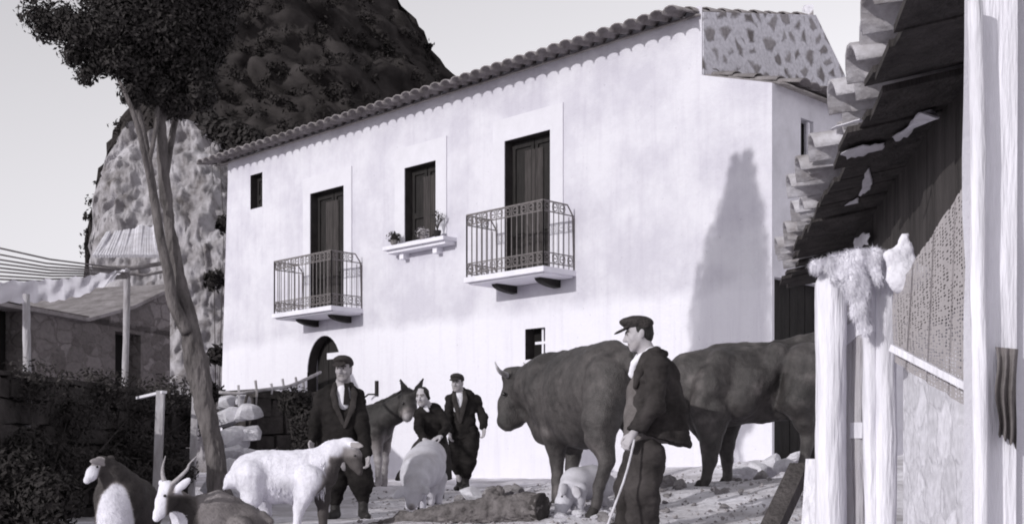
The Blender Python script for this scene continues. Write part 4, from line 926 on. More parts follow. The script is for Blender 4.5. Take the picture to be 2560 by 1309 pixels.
o = thing('goat', 'dark goat with pale face and white chest at the far left, head turned away', 'goat', PG(310,9.7))
B = Body(); px(B, [(300,1240,9.7,62),(325,1268,10.1,72),(345,1275,10.5,62)], k=.07, q=.9); px(B, [(285,1250,9.6,45),(285,1300,9.62,44)], k=.06)
px(B, [(258,1160,9.55,22),(285,1190,9.62,34),(305,1220,9.72,48)], k=.05); px(B, [(252,1160,9.52,19),(232,1182,9.44,15),(217,1200,9.4,9)], k=.03, q=.85)
ear(B, P(262,1153,9.45), P(226,1152,9.35), .03, V(0,-1,.4), .012); ear(B, P(268,1150,9.65), P(285,1140,9.72), .03, V(0,-1,.4), .012)
for x0, d in ((270,9.6),(310,9.66),(330,10.5),(370,10.55)): px(B, [(x0,1300,d,26),(x0,1330,d,13),(x0,1352,d,9)], k=.04)
def cc(v):
    x, y = topx(v); n = fbm(v*6, 9, 3); c = .065+.04*n; c = mixc(c, .78, sst((1-((x-290)/(46+9*n))**2-(np.minimum(y-1300, 0)/(94+8*n))**2)*30, 4)); c = mixc(c, .68, sst(np.minimum((252+6*n-(y-1160)*.35)-x, y-1157), 3)); c = np.where((y < 1163) & (x < 262) & (v[:,1] < 9.5), .28, c); return c
bd_ = B.build('body', WCOAT, o, .0095, ((.006, (10,10,6), 8), (.003, 35, 4)), cc, 1); eye(o, P(243,1166,9.38), .011)
fur(bd_, o, 15000, .027, .0021, 7, (.3,.2,-1), .35, keep=lambda x, y: (x > 268) | (y > 1212))

# ================================================================== the leaning tree
BARK = mat('bark', .115, .6, 9, .95, 1.0, 30, stretch=(1,1,.3))
LEAF = mat('dark_leaves', .03, .5, 6, .8, 0, spec=.15)
tree = thing('tree', 'tall leaning tree with forked pale trunk and dense dark crown', 'tree', PG(548,12))
def branch(pts, n=7): return spline([P(x, y, d) for x, y, d, r in pts], n), np.interp(np.linspace(0, len(pts)-1, (len(pts)-1)*n+1), range(len(pts)), [R(r, d) for x, y, d, r in pts])
def limb(mb, pts, jit=.07, n=14):
    p, r = branch(pts); mb.tube(p, list(r), n, True, jit)
B = Body(); px(B, [(552,1300,12,36),(548,1240,12,30),(540,1150,12,26),(512,1010,12,26),(492,905,12,26),(467,800,12,22),(450,700,12,17),(428,600,12,14),(417,500,12,14),(412,400,12,13),(402,300,12,11),(392,180,12,9),(400,0,12,8),(410,-250,12.0,6)], k=.02)
trunk = B.build('trunk', BARK, tree, .012, ((.03, (7,7,1.6), 4), (.022, (22,22,5), 9), (.006, (50,50,14), 3)), None, 1)
mb = MB()
limb(mb, [(470,830,11.95,18),(434,760,11.86,15),(420,680,11.82,13),(402,600,11.8,12),(386,500,11.8,11),(370,400,11.8,10),(350,300,11.8,9),(325,210,11.8,7),(300,120,11.8,5)])
limb(mb, [(388,520,11.85,8),(368,420,11.7,7),(345,320,11.6,7),(312,230,11.6,5),(280,170,11.7,3)]); limb(mb, [(414,430,12,10),(432,330,12.2,8),(455,220,12.4,7),(480,100,12.6,5)]); limb(mb, [(402,310,12,8),(440,240,12.1,6),(500,150,12.3,4)]); limb(mb, [(372,410,11.8,6),(388,330,11.8,5),(400,230,11.95,4)])
mb.build('limb', BARK, tree, True)
bl = [(P(x, y, d), R(r, 12)*V(1,1,.95), w) for x, y, d, r, w in
   [(420,80,12,130,5),(500,60,12.2,80,2.4),(470,180,12.1,75,1.8),(335,60,11.8,105,2.6),(265,80,11.6,75,1.1),(195,85,11.5,60,.6),(150,50,11.5,48,.35),(245,150,11.6,45,.5),(185,140,11.5,32,.2),(300,150,11.6,50,.6),(350,180,11.8,58,.8),(400,228,11.9,45,.6),(520,130,12.2,48,.8),
    (540,70,12.1,52,.9),(535,10,12.1,60,1),(120,75,11.5,40,.2),(215,190,11.5,28,.14),(330,235,11.7,34,.25),(445,262,12,38,.4),(500,240,12,40,.4),(95,40,11.5,50,.25),
    (405,-47,12,205,8),(290,-30,12.1,120,2),(400,-202,12,212,8),(415,-330,12,190,6),(432,-451,12,162,5),(462,-575,12,118,3),(470,-660,12,84,1.6),(440,-740,12,50,.55),(500,-725,12,52,.6),(432,-800,12,26,.16),(512,-785,12,28,.2)]]
v, f = leaves(bl, 175000, .0235, 5); mesh_obj('crown', v, f, LEAF, tree, False)

# ================================================================== left: hut, pergola, walls, fences, scrub
def panel(mb, o, u, n, u0, u1, z0, z1, ops, dep=.3):
    us = sorted({u0, u1}|{q[i] for q in ops for i in (0,1)}); zs = sorted({z0, z1}|{q[i] for q in ops for i in (2,3)})
    Wp = lambda a, z, out=0: o+u*a+n*out+UP*z
    for a, b in zip(us[:-1], us[1:]):
        for c, d in zip(zs[:-1], zs[1:]):
            if any(q[0] < (a+b)/2 < q[1] and q[2] < (c+d)/2 < q[3] for q in ops): continue
            mb.add([Wp(a,c), Wp(b,c), Wp(b,d), Wp(a,d)], [(0,1,2,3)])
    for a, b, c, d in ops:
        for p, q in (((a,c),(a,d)), ((a,d),(b,d)), ((b,d),(b,c)), ((b,c),(a,c))): mb.add([Wp(*p), Wp(*q), Wp(*q, -dep), Wp(*p, -dep)], [(0,1,2,3)])
    return Wp
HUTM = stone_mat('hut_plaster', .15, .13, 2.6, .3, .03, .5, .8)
h0, h1 = P(-220,1150,16.5)*V(1,1,0), P(425,1150,22.5)*V(1,1,0); hu = nrm(h1-h0); hn = V(hu[1], -hu[0], 0); HL = np.linalg.norm(h1-h0)
def uo(x):   # along-hut coordinate of a photo column
    k = (x-CX)/F; t = (k*h0[1]-h0[0])/(hu[0]-k*hu[1]); return t, (h0+hu*t)[1]
def zo(y, d): return ZC+(HY-y)/F*d
hut = thing('stone_hut', 'low dark stone hut with two open doorways behind the awning', 'hut', h0+hu*HL/2+UP*.2)
ops = []
for xl, xr, yt in ((-30,56,752),(288,352,832)):
    (a, da), (b, db) = uo(xl), uo(xr); ops.append((a, b, .2, zo(yt, (da+db)/2)))
mb = MB(); zt = 2.85; Wp = panel(mb, h0, hu, hn, 0, HL, -.5, zt, ops)
mb.add([Wp(HL,-.5), Wp(HL,-.5,-4), Wp(HL,zt,-4), Wp(HL,zt)], [(0,1,2,3)]); mb.add([Wp(0,-.5), Wp(0,-.5,-4), Wp(0,zt,-4), Wp(0,zt)], [(3,2,1,0)]); mb.add([Wp(0,-.5,-4), Wp(HL,-.5,-4), Wp(HL,zt,-4), Wp(0,zt,-4)], [(3,2,1,0)])
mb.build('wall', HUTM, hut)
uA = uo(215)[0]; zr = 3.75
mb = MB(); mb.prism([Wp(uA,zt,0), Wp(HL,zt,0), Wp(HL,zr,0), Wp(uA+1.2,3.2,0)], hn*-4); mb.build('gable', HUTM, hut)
mb = MB(); mb.prism([Wp(-.2,zt,.12), Wp(uA-.05,zt,.12), Wp(uA-.05,zt+.02,-4.2), Wp(-.2,zt+.02,-4.2)], UP*.06)
mb.prism([Wp(uA-.04,zt+.003,.1), Wp(uA+1.2,3.2,.1), Wp(uA+1.2,3.26,.1), Wp(uA-.04,zt+.06,.1)], hn*-4.2); mb.prism([Wp(uA+1.202,3.2,.1), Wp(HL+.15,zr+.02,.1), Wp(HL+.15,zr+.08,.1), Wp(uA+1.202,3.26,.1)], hn*-4.2)
mb.build('roof', TILE, hut)
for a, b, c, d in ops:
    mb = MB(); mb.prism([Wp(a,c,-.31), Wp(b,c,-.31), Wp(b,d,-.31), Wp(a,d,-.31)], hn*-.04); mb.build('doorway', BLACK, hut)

def cloth_mat(name, v):
    m = mat(name, v, .1, 2, .9, .2); nt = m.node_tree; b = nt.nodes['Principled BSDF']; out = nt.nodes['Material Output']
    tr = nt.nodes.new('ShaderNodeBsdfTranslucent'); tr.inputs['Color'].default_value = tint(.92); mx = nt.nodes.new('ShaderNodeMixShader'); mx.inputs[0].default_value = .88
    nt.links.new(b.outputs[0], mx.inputs[1]); nt.links.new(tr.outputs[0], mx.inputs[2]); nt.links.new(mx.outputs[0], out.inputs['Surface']); return m
CLOTH = cloth_mat('awning_cloth', .8)
POLE = mat('grey_pole', .38, .45, 6, .9, .5, 30, stretch=(1,1,.3)); DPOLE = mat('dark_pole', .06, .4, 6, .9, .5); GPOLE = mat('faded_pole', .22, .4, 6, .9, .5)
aw = thing('awning', 'sagging white cloth awning on rough poles in front of the hut', 'awning', PG(190,16))
K = 40; vs = []
tp = spline([P(-140,706,11.6), P(60,702,12.2), P(200,692,13.2), P(318,672,14.2)], 14); bt = spline([P(-140,748,11.4), P(50,756,11.9), P(190,742,12.9), P(300,694,14.1)], 14)
for i, (p, q) in enumerate(zip(tp, bt)):
    for j in range(7): vs.append(p+(q-p)*(j/6)+V(0,.03*math.sin(i*.9+j),.012*math.sin(i*1.7)))
mesh_obj('cloth', vs, [(i*7+j, (i+1)*7+j, (i+1)*7+j+1, i*7+j+1) for i in range(len(tp)-1) for j in range(6)], CLOTH, aw)
mb = MB(); g = random.Random(2)
c0, c1, c2, c3 = P(234,640,14.3), P(268,590,14.9), P(402,562,15.2), P(412,640,14.5)
for k in range(26):
    t = k/25; mb.tube([c0+(c3-c0)*t, c1+(c2-c1)*t+V(0,0,g.uniform(-.02,.04))], .022, 6, True, .1)
mb.build('cane_mat', mat('pale_cane', .62, .2, 8, .9, .3), aw)
for x, yt, d, r in ((65,735,12.0,10),(312,672,14.2,8)):
    b = PG(x-8 if x > 100 else x-2, d); p = [P(x+6 if x > 100 else x, yt, d), (P(x, yt, d)+b)/2+V(.02,0,0), b-UP*.1]; mb = MB(); mb.tube(spline(p, 5), R(r, d), 8, True, .15); mb.build('post', POLE, aw, True)
for a, b, r in [(P(235,668,14.0), P(425,655,14.6), 6), (P(300,682,14.1), P(422,676,14.4), 4)]+[(P(-90+g.uniform(-10,10), y, 12.4), P(312+g.uniform(-12,10), 672+k*3.2, 14.1), 2.2) for k, y in enumerate((600,618,634,648,660,672,684,694))]:
    mb = MB(); mb.tube([a, (a+b)/2-UP*.04, b], R(r, 13.5), 7, True, .1); mb.build('rafter_pole', GPOLE, aw, True)

def block_wall(mb, o, u, n, length, z0, ztop, thick, sl, sh, jit, seed):
    g = random.Random(seed); z = z0
    while z < ztop-.02:
        h = g.uniform(.75,1.25)*sh; h = min(h, ztop-z+g.uniform(0,.06)); a = -g.uniform(0, sl*.5)
        while a < length:
            w = g.uniform(.55,1.5)*sl; b = min(a+w, length+g.uniform(-.03,.05)); a0 = max(a, 0)
            if b-a0 > .05:
                j = lambda: g.uniform(-jit, jit); e = .008; pf = g.uniform(0, jit*1.4)
                q = [o+u*(x+(e if x == a0 else -e)+j()*.4)+n*(y+j()*.4)+UP*(zz+j()*.4) for x in (a0, b) for y in (pf, -thick-g.uniform(0, jit)) for zz in (z+e, z+h-e)]
                mb.add(q, [(0,1,3,2)[::-1], (4,6,7,5)[::-1], (0,4,5,1)[::-1], (2,3,7,6)[::-1], (0,2,6,4)[::-1], (1,5,7,3)[::-1]])
            a = b
        z += h
    mb.prism([o+u*.02-n*.06+UP*z0, o+u*(length-.03)-n*.06+UP*z0, o+u*(length-.03)-n*.06+UP*(ztop-.05), o+u*.02-n*.06+UP*(ztop-.05)], -n*(thick-.12))
DSTONE = mat('dark_field_stone', .05, .55, 3, .95, .9, 18)
w0, w1 = P(-300,1150,9.6)*V(1,1,0), P(478,1150,16.2)*V(1,1,0); wu = nrm(w1-w0); wn = V(wu[1], -wu[0], 0)
mb = MB(); block_wall(mb, w0, wu, wn, np.linalg.norm(w1-w0), -.3, 1.42, .5, .34, .2, .045, 4)
tag(mb.build('stone_wall', DSTONE, None, origin=w0), 'long low dark dry stone wall behind the lying goats', 'wall')
q0 = P(640,1150,15.2)*V(1,1,0)
mb = MB(); block_wall(mb, q0, IN, V(.71,-.704,0), 1.05, -.2, 1.43, .75, .3, .19, .04, 8)
tag(mb.build('stone_wall', DSTONE, None, origin=q0), 'short dark stone wall end behind the standing old man', 'wall')
# ivy and bushes
g = np.random.default_rng(3)
def bush(label, blobs, n, size, seed, m=LEAF, name='bush', cat='bush', stems=None, group=None):
    base = blobs[0][0]*V(1,1,0)+UP*G(blobs[0][0][0], blobs[0][0][1]); o = thing(name, label, cat, base, group)
    v, f = leaves(blobs, n, size, seed); mesh_obj('foliage', v, f, m, o, False); mb = MB()
    for c, r, w_ in blobs[:6]: mb.tube([base+V(.05,0,-.05), (base+c)/2+V(.03,.02,0), c], [.02,.014,.006], 5)
    mb.build('stem', DPOLE, o); return o
MIDLEAF = mat('ivy_leaves', .042, .5, 5, .8, 0, spec=.15)
bush('dark ivy hanging over the long low stone wall', [(w0+wu*a+wn*.08+UP*z, V(.5,.35,.28), 1) for a, z in ((2.2,1.3),(3.0,1.05),(3.8,1.35),(4.7,1.2),(5.6,1.4),(6.4,1.15),(4.3,.8),(2.8,.6),(5.2,.75))], 11000, .024, 8, MIDLEAF, 'ivy', 'ivy')
bush('dark bramble bush at the far left edge under the wall', [(P(x, y, d), R(r, d)*V(1,1,.9), 1) for x, y, d, r in ((40,1180,10.4,85),(120,1250,10.2,90),(-20,1270,10.2,80),(70,1120,10.6,55))], 11000, .028, 9)
bush('small bush between the two fence posts by the stone wall', [(P(x, y, d), R(r, d)*V(1,1,.9), 1) for x, y, d, r in ((330,1190,13.2,55),(370,1130,13.4,45),(280,1160,13.0,45),(450,1180,13.2,45))], 8500, .023, 10, MIDLEAF)
bush('dark shrub overhanging the short stone wall beside the old man', [(P(x, y, d), R(r, d)*V(1,1,1), 1) for x, y, d, r in ((745,1010,14.9,44),(770,1060,14.8,48),(715,1000,15.0,24),(765,1120,14.8,40))], 7000, .024, 11, LEAF, 'shrub', 'shrub')
bush('scrubby bush growing on top of the pale rock outcrop', [(P(x, y, d), R(r, d)*V(1,.8,.8), 1) for x, y, d, r in ((590,345,34.5,48),(545,325,35,36),(630,360,34,50),(520,300,35.5,22))], 3500, .11, 12)
bush('bush at the foot of the rock outcrop beside the house corner', [(P(x, y, d), R(r, d)*V(1,.8,.8), 1) for x, y, d, r in ((535,700,29.6,22),(545,890,29,18),(520,980,27,30),(560,560,30,14))], 1500, .1, 13)
# posts and pole fence
for x, yt, yb, d, wpx, lab in ((400,976,1190,12.3,19,'pale sawn fence post with a short rail nailed to its top'), (487,982,1165,13.2,15,'thin grey fence post close behind the leaning tree')):
    b = PG(x-12, d)-UP*.2; o = thing('fence_post', lab, 'post', b); mb = MB(); mb.beam(b, P(x+2, yt, d), R(wpx, d), R(wpx*.8, d)); mb.build('post', POLE, o)
    if x == 400: mb = MB(); mb.beam(P(346,994,12.9), P(411,979,12.25), R(13, 12.3), R(13, 12.3)*.5); mb.build('rail', PALE, o)
pf = thing('pole_fence', 'light pole fence with upright twigs in front of the house wall', 'fence', PG(660,15.4))
mb = MB(); mb.tube(spline([P(548,980,15), P(600,982,15), P(655,974,15.2), P(720,965,15.6), P(772,944,16.5), P(800,930,17)], 5), R(4.5, 15), 7, True, .15); mb.build('pole', POLE, pf, True)
for x, y0, y1, d in ((596,962,1040,15),(639,950,1010,15.1),(678,958,985,15.3),(706,946,984,15.5),(739,942,975,15.9),(757,948,985,16.3)):
    mb = MB(); mb.tube([P(x, y0, d), P(x+3, (y0+y1)/2, d), P(x+1, y1, d)], [R(3.6, d), R(3, d), R(2.5, d)], 6, True, .2); mb.build('stick', POLE, pf)
mb = MB(); mb.tube(spline([P(612,1010,15), P(620,985,15), P(632,1000,15), P(625,1025,15)], 5), R(3.5, 15), 6, True, .2); mb.build('twig', DPOLE, pf)

# ---- rocks
def rock_mesh(seed, m, flat=.7):
    n1, n2 = 14, 10; vs = []
    for j in range(n2+1):
        for i in range(n1):
            th = math.pi*j/n2; ph = 2*math.pi*i/n1; vs.append((math.sin(th)*math.cos(ph), math.sin(th)*math.sin(ph), math.cos(th)))
    v = np.array(vs); v = v*(1+.38*fbm(v*1.1+seed*7.1, seed, 2)+.10*fbm(v*4+seed, seed+3, 2))[:, None]
    g = np.random.default_rng(seed)
    for k in range(15):
        d = nrm(g.normal(size=3)); t = .5+.26*g.random(); ov = v@d-t; v = v-np.where(ov > 0, ov, 0)[:, None]*d*.9
    v[:,2] *= flat
    f = [(j*n1+i, (j+1)*n1+i, (j+1)*n1+(i+1) % n1, j*n1+(i+1) % n1) for j in range(n2) for i in range(n1)]
    me = bpy.data.meshes.new('rock'); me.from_pydata(v.tolist(), [], f); me.validate(); me.polygons.foreach_set('use_smooth', np.zeros(len(me.polygons), bool)); me.materials.append(m); me.update(); return me
LIME = mat('pale_limestone', .66, .2, 4, .9, .6, 20); GREYR = mat('grey_rubble', .3, .4, 5, .95, .7, 20)
RM_ = [rock_mesh(k, LIME, .75) for k in range(5)]+[rock_mesh(k+20, GREYR, .7) for k in range(5)]
def rock(pos, size, k, label, group, cat='rock'):
    o = bpy.data.objects.new('boulder' if size > .13 else 'stone', RM_[k]); COL.objects.link(o); o.location = pos; o.scale = (size*random.uniform(.8,1.25), size*random.uniform(.8,1.2), size*random.uniform(.75,1.05)); o.rotation_euler = (random.uniform(-.4,.4), random.uniform(-.4,.4), random.uniform(0, 6.28))
    return tag(o, label, cat, group)
for i, (x, y, d, s_) in enumerate(((575,1040,14.9,.24),(618,1030,14.85,.2),(585,1095,14.6,.25),(622,1085,14.7,.2),(565,1140,14.3,.22),(610,1140,14.4,.23),(590,1180,14.1,.24),(630,1180,14.2,.2),(640,1215,14,.22),(560,1210,13.9,.22),(600,1240,13.8,.24),(566,1005,15.3,.16),(612,1000,15.2,.15))):
    rock(P(x, y, d), s_*1.05, i % 5, 'white limestone boulder standing in for the sunlit end of the short stone wall', 'white boulders standing in for the sunlit wall end')  # boulders whitened for the wall's sunlit end; its shaded face is darker stone
spots = [(1178,1228,11.2,.14,0),(1225,1226,11.1,.12,7),(1268,1222,11.0,.1,6),(1292,1216,10.9,.09,8),(1150,1240,11.4,.09,5)]
labs = ['flat pale boulder lying against the far side of the fallen log','grey stone behind the middle of the fallen log','grey stone behind the fallen log right of its middle','rightmost grey stone on the far side of the fallen log','small grey stone left of the flat pale boulder by the log']
for (x, y, d, s_, k), lb in zip(spots, labs): rock(P(x, y+6, d), s_, k, lb, None)
g = random.Random(9)
for i in range(34):
    x = g.uniform(1368,1556); d = g.uniform(10.0,11.6); s_ = g.uniform(.03,.075); p = PG(x, d)+UP*s_*.3
    rock(p, s_, g.choice((0,1,2,3,4,6,7)), 'small pale stone among the rubble under the horned cow', 'small stones under the horned cow', 'stone')
for i in range(26):
    x = g.uniform(1640,1960); d = g.uniform(10.6,13.4); s_ = g.uniform(.02,.06); p = PG(x, d)+UP*s_*.3
    rock(p, s_, g.choice((0,5,6,7,8)), 'small stone scattered on the earth under the lean cow', 'small stones under the lean cow', 'stone')
for i, (x, y, d, s_, k) in enumerate(((1855,1168,14.2,.17,0),(1890,1160,14.4,.2,1),(1930,1150,14.6,.22,2),(1960,1150,14.0,.16,3),(1985,1140,14.8,.2,4),(1830,1180,13.8,.13,0),(1905,1180,13.5,.12,6))): rock(P(x, y+12, d), s_, k, 'pale rock on the bank between the lean cow and the barn door', 'pale rocks on the bank behind the lean cow')
for i, (x, y, d, s_) in enumerate(((1668,1206,12.6,.14),(1700,1214,12.2,.12),(1640,1200,13,.12))): rock(P(x, y, d), s_, 5+i, 'dark grey rock on the ground just right of the man with the cane', 'dark rocks right of the man with the cane')
# gravel
vs = []; fs = []; g = np.random.default_rng(4)
for i in range(2600):
    d = 9+8.5*g.random()**1.3; x = g.uniform(880, 2080); X = (x-CX)/F*d; c = V(X, d, G(X, d)+.006); s_ = .006+.02*g.random()**3
    q = g.normal(size=(6,3))*.25+np.array([(1,0,0),(-1,0,0),(0,1,0),(0,-1,0),(0,0,.8),(0,0,-.8)]); n0 = len(vs); vs += list(c+q*s_)
    fs += [tuple(n0+k for k in t) for t in ((0,2,4),(2,1,4),(1,3,4),(3,0,4),(2,0,5),(1,2,5),(3,1,5),(0,3,5))]
tag(mesh_obj('gravel', vs, fs, GREYR, None, False), 'loose gravel strewn over the yard', 'gravel', kind='stuff')

# ---- fallen log
lg = thing('fallen_log', 'thick rough barked log lying on the ground before the piglet', 'log', PG(1180,10.6))
B = Body(); px(B, [(930,1318,11.3,14),(1010,1300,11.1,20),(1110,1286,10.9,29),(1230,1274,10.65,36),(1352,1270,10.4,40)], k=.02); px(B, [(1235,1240,10.6,22),(1250,1226,10.62,13)], k=.03)
B.cut(P(1356,1270,10.39), nrm(P(1352,1270,10.4)-P(1230,1272,10.65)))
B.build('bark', mat('log_bark', .13, .6, 9, .95, 1, 30), lg, .0095, ((.03, (9,9,14), 4), (.016, (26,26,40), 9)))
B = Body(); nx_ = nrm(P(1352,1270,10.4)-P(1230,1272,10.65)); B.c(P(1350,1270,10.4), R(38,10.4), P(1358,1270,10.384), R(38,10.4), .01); B.cut(P(1357.5,1270,10.385), nx_); B.build('cut_end', mat('log_end', .05, .4, 14, .9, .5), lg, .011)

# ================================================================== right: the shed with tiled eave, gate, netting
e0, e1 = V(1.005,3.25,1.85), V(1.812,8.58,1.85); eu = nrm(e1-e0); en = V(-eu[1], eu[0], 0)         # en: outwards (towards the yard)
shed = thing('shed', 'rubble walled shed with ragged tiled eave at the right edge', 'shed', e0*V(1,1,0)-en*1.5+eu*3)
es = nrm(-en*math.cos(.19)+UP*math.sin(.19))
STILE = mat('old_tile', .36, .5, 7, .95, .3, 40)
mb = MB(); tile_rows(mb, e0, eu, es, np.linalg.norm(e1-e0), 7, .42, .235, .09, .075, 12, .014)
mb.build('roof', STILE, shed, True)
p1 = e0+es*.05-UP*.02; Ls = np.linalg.norm(e1-e0); g = random.Random(4)
mb = MB(); a = -.02
while a < Ls-.1:
    w_ = g.uniform(.16,.3); o_ = p1+eu*a+es*g.uniform(-.03,.05)-UP*g.uniform(0,.035); tl = UP*g.uniform(-.02,.02)
    mb.prism([o_, o_+eu*(w_+.02)+tl, o_+eu*(w_+.02)+es*2.7+tl, o_+es*2.7], UP*-.022); a += w_
mb.build('roof_deck', mat('shade_dark_boards', .05, .5, 6, .9, .6, 30, stretch=(2,2,.3)), shed)  # deck boards coloured dark for the shade under the eave
RUB = stone_mat('pale_rubble', .68, .62, 3.2, .12, .02, .3, .8, (1,1,1.4))
swo = e0*V(1,1,0)-en*.62; mb = MB()
sop = [(1.9,2.3,.75,1.32)]
Wp = panel(mb, swo, eu, en, -.1, Ls-1.6, -.3, 2.0, sop, .2); mb.add([Wp(Ls-1.6,-.3), Wp(Ls-1.6,2.0), Wp(Ls-1.6,2.0,-2), Wp(Ls-1.6,-.3,-2)], [(0,1,2,3)])
mb.build('wall', RUB, shed)
mb = MB(); a, b, c, d = sop[0]; mb.prism([Wp(a,c,-.19), Wp(b,c,-.19), Wp(b,d,-.19), Wp(a,d,-.19)], en*-.03); mb.build('window', BLACK, shed)
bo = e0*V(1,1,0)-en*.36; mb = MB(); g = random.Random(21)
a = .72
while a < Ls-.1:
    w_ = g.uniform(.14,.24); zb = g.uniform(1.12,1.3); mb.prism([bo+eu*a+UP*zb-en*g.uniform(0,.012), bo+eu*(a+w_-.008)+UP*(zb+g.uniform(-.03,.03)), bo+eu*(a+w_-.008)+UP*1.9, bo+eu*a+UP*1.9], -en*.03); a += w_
mb.build('shade_boarding', mat('shade_dark_boards', .05, .5, 6, .9, .6, 30, stretch=(2,2,.3)), shed)  # dark boards added to stand in for shade on the upper wall
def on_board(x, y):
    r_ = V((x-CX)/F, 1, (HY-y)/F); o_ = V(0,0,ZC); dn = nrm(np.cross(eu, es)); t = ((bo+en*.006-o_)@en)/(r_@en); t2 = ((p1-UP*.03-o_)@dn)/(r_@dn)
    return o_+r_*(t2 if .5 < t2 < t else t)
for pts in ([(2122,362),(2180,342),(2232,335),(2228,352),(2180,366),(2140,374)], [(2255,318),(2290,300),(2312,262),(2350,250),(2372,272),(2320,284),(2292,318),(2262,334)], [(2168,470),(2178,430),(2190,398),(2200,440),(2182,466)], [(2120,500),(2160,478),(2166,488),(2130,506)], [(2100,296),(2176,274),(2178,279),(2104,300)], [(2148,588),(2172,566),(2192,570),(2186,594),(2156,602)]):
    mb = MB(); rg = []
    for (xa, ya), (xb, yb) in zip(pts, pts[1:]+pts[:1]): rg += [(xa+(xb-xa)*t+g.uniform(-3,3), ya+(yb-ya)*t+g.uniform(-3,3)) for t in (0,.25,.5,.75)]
    mb.prism([on_board(*q)-UP*.03+en*.03 for q in rg], en*.004-UP*.004); mb.build('sunlit_chip', LIME, shed)  # pale chips imitate bits of sunlight caught under the eave
# posts of the gate
WOODP = mat('bleached_wood', .72, .22, 8, .9, .45, 34, stretch=(2,2,.22))
def plank(par, x0, x1, yt, d, name='post', m=WOODP, th=.05, lean=0):
    b = PG((x0+x1)/2+lean, d)-UP*.1; t = P((x0+x1)/2, yt, d); w_ = R(x1-x0, d)/2; B = Body(); r = min(th, w_)
    B.c(b-V(w_-r,0,0), r, t-V(w_-r,0,0), r, .02); B.c(b+V(w_-r,0,0), r, t+V(w_-r,0,0), r, .02); B.c(b, r, t, r, .02); return B.build(name, m, par, .008, ((.012, (9,9,2), int(x0)), (.005, (30,30,6), 3)))
gate = thing('gate', 'rough gate of bleached upright planks under the shed eave', 'gate', PG(2140,3.9))
plank(gate, 2045,2110,715,3.9); plank(gate, 2116,2136,790,3.95,'plank', mat('grey_plank', .42, .3, 6, .9, .5, 40, stretch=(2,2,.2)), .02); plank(gate, 2140,2158,760,3.93,'plank', MATS['grey_plank'], .02); plank(gate, 2164,2190,668,3.85,'plank', WOODP, .03); plank(gate, 2195,2232,655,3.84)
mb = MB(); mb.beam(P(2100,860,3.97), P(2170,800,3.9), .04, .05); mb.build('brace', WOODP, gate); mb = MB(); mb.beam(P(2112,1075,3.97), P(2166,1075,3.9), .04, .05); mb.build('brace', WOODP, gate)
B = Body(); px(B, [(2048,665,3.85,22),(2085,645,3.8,24),(2130,650,3.8,20),(2180,640,3.78,22)], k=.03); px(B, [(2075,660,3.8,20),(2088,700,3.78,14)], k=.03); px(B, [(2130,650,3.78,22),(2140,720,3.76,24),(2150,780,3.76,14),(2165,820,3.77,10)], k=.03); px(B, [(2185,650,3.78,20),(2195,700,3.77,14)], k=.03)
sk_ = tag(B.build('sheepskin', mat('fleece_white', .74, .12, 10, .95, .35, 60), None, .007, ((.045, (6,6,4), 2), (.02, (16,16,8), 6), (.004, 40, 7))), 'crumpled pale sheepskin slung over the top of the plank gate', 'sheepskin'); fur(sk_, sk_, 16000, .014, .0010, 9, (0,0,-1), .7, 'wool_locks', MATS['fleece_white'])
B = Body(); px(B, [(2262,590,3.6,9),(2258,640,3.6,20),(2270,690,3.6,30),(2310,680,3.6,16)], k=.03, q=.5); px(B, [(2225,640,3.6,10),(2250,700,3.6,22)], k=.03, q=.5)
tag(B.build('cloth_bundle', MATS['fleece_white'], None, .007, ((.03, (10,10,7), 12), (.008, 30, 6))), 'pale rag bundle hanging from the shed eave beside the netting', 'cloth')
# netting
def net_mat():
    m = bpy.data.materials.new('knotted_net'); m.use_nodes = True; nt = m.node_tree; N_ = nt.nodes; L = nt.links; b = N_['Principled BSDF']; b.inputs['Base Color'].default_value = tint(.30); b.inputs['Roughness'].default_value = .9
    at = N_.new('ShaderNodeAttribute'); at.attribute_name = 'coat'; vo = N_.new('ShaderNodeTexVoronoi'); vo.feature = 'F1'; vo.inputs['Scale'].default_value = 1; vo.inputs['Randomness'].default_value = .35; L.new(at.outputs['Vector'], vo.inputs['Vector'])
    gt = N_.new('ShaderNodeMath'); gt.operation = 'LESS_THAN'; gt.inputs[1].default_value = .3; L.new(vo.outputs['Distance'], gt.inputs[0])
    tr = N_.new('ShaderNodeBsdfTransparent'); mx = N_.new('ShaderNodeMixShader'); L.new(gt.outputs[0], mx.inputs[0]); L.new(b.outputs[0], mx.inputs[1]); L.new(tr.outputs[0], mx.inputs[2]); L.new(mx.outputs[0], N_['Material Output'].inputs['Surface']); return m
K, M_ = 60, 40; vs = []; cc2 = []
n00, n10, n01, n11 = P(2232,735,3.62), P(2425,440,3.35), P(2236,905,3.62), P(2432,1025,3.35)
for i in range(K+1):
    for j in range(M_+1):
        s_, t_ = i/K, j/M_; p = (n00*(1-s_)+n10*s_)*(1-t_)+(n01*(1-s_)+n11*s_)*t_+V(0,.009*math.sin(s_*22+t_*3)+.004*math.sin(s_*47+t_*5),0); vs.append(p); cc2.append((s_*30, t_*52, 0, 1))
fs = [(i*(M_+1)+j, (i+1)*(M_+1)+j, (i+1)*(M_+1)+j+1, i*(M_+1)+j+1) for i in range(K) for j in range(M_)]
tag(mesh_obj('netting', vs, fs, net_mat(), None, True, np.array(cc2)), 'grey knotted net hanging in folds between the gate and the pale pole', 'net')
mb = MB(); mb.beam(P(2228,868,3.58), P(2440,978,3.3), .012, .02); tag(mb.build('rail', WOODP), 'thin white rail slanting across the hanging net', 'rail')
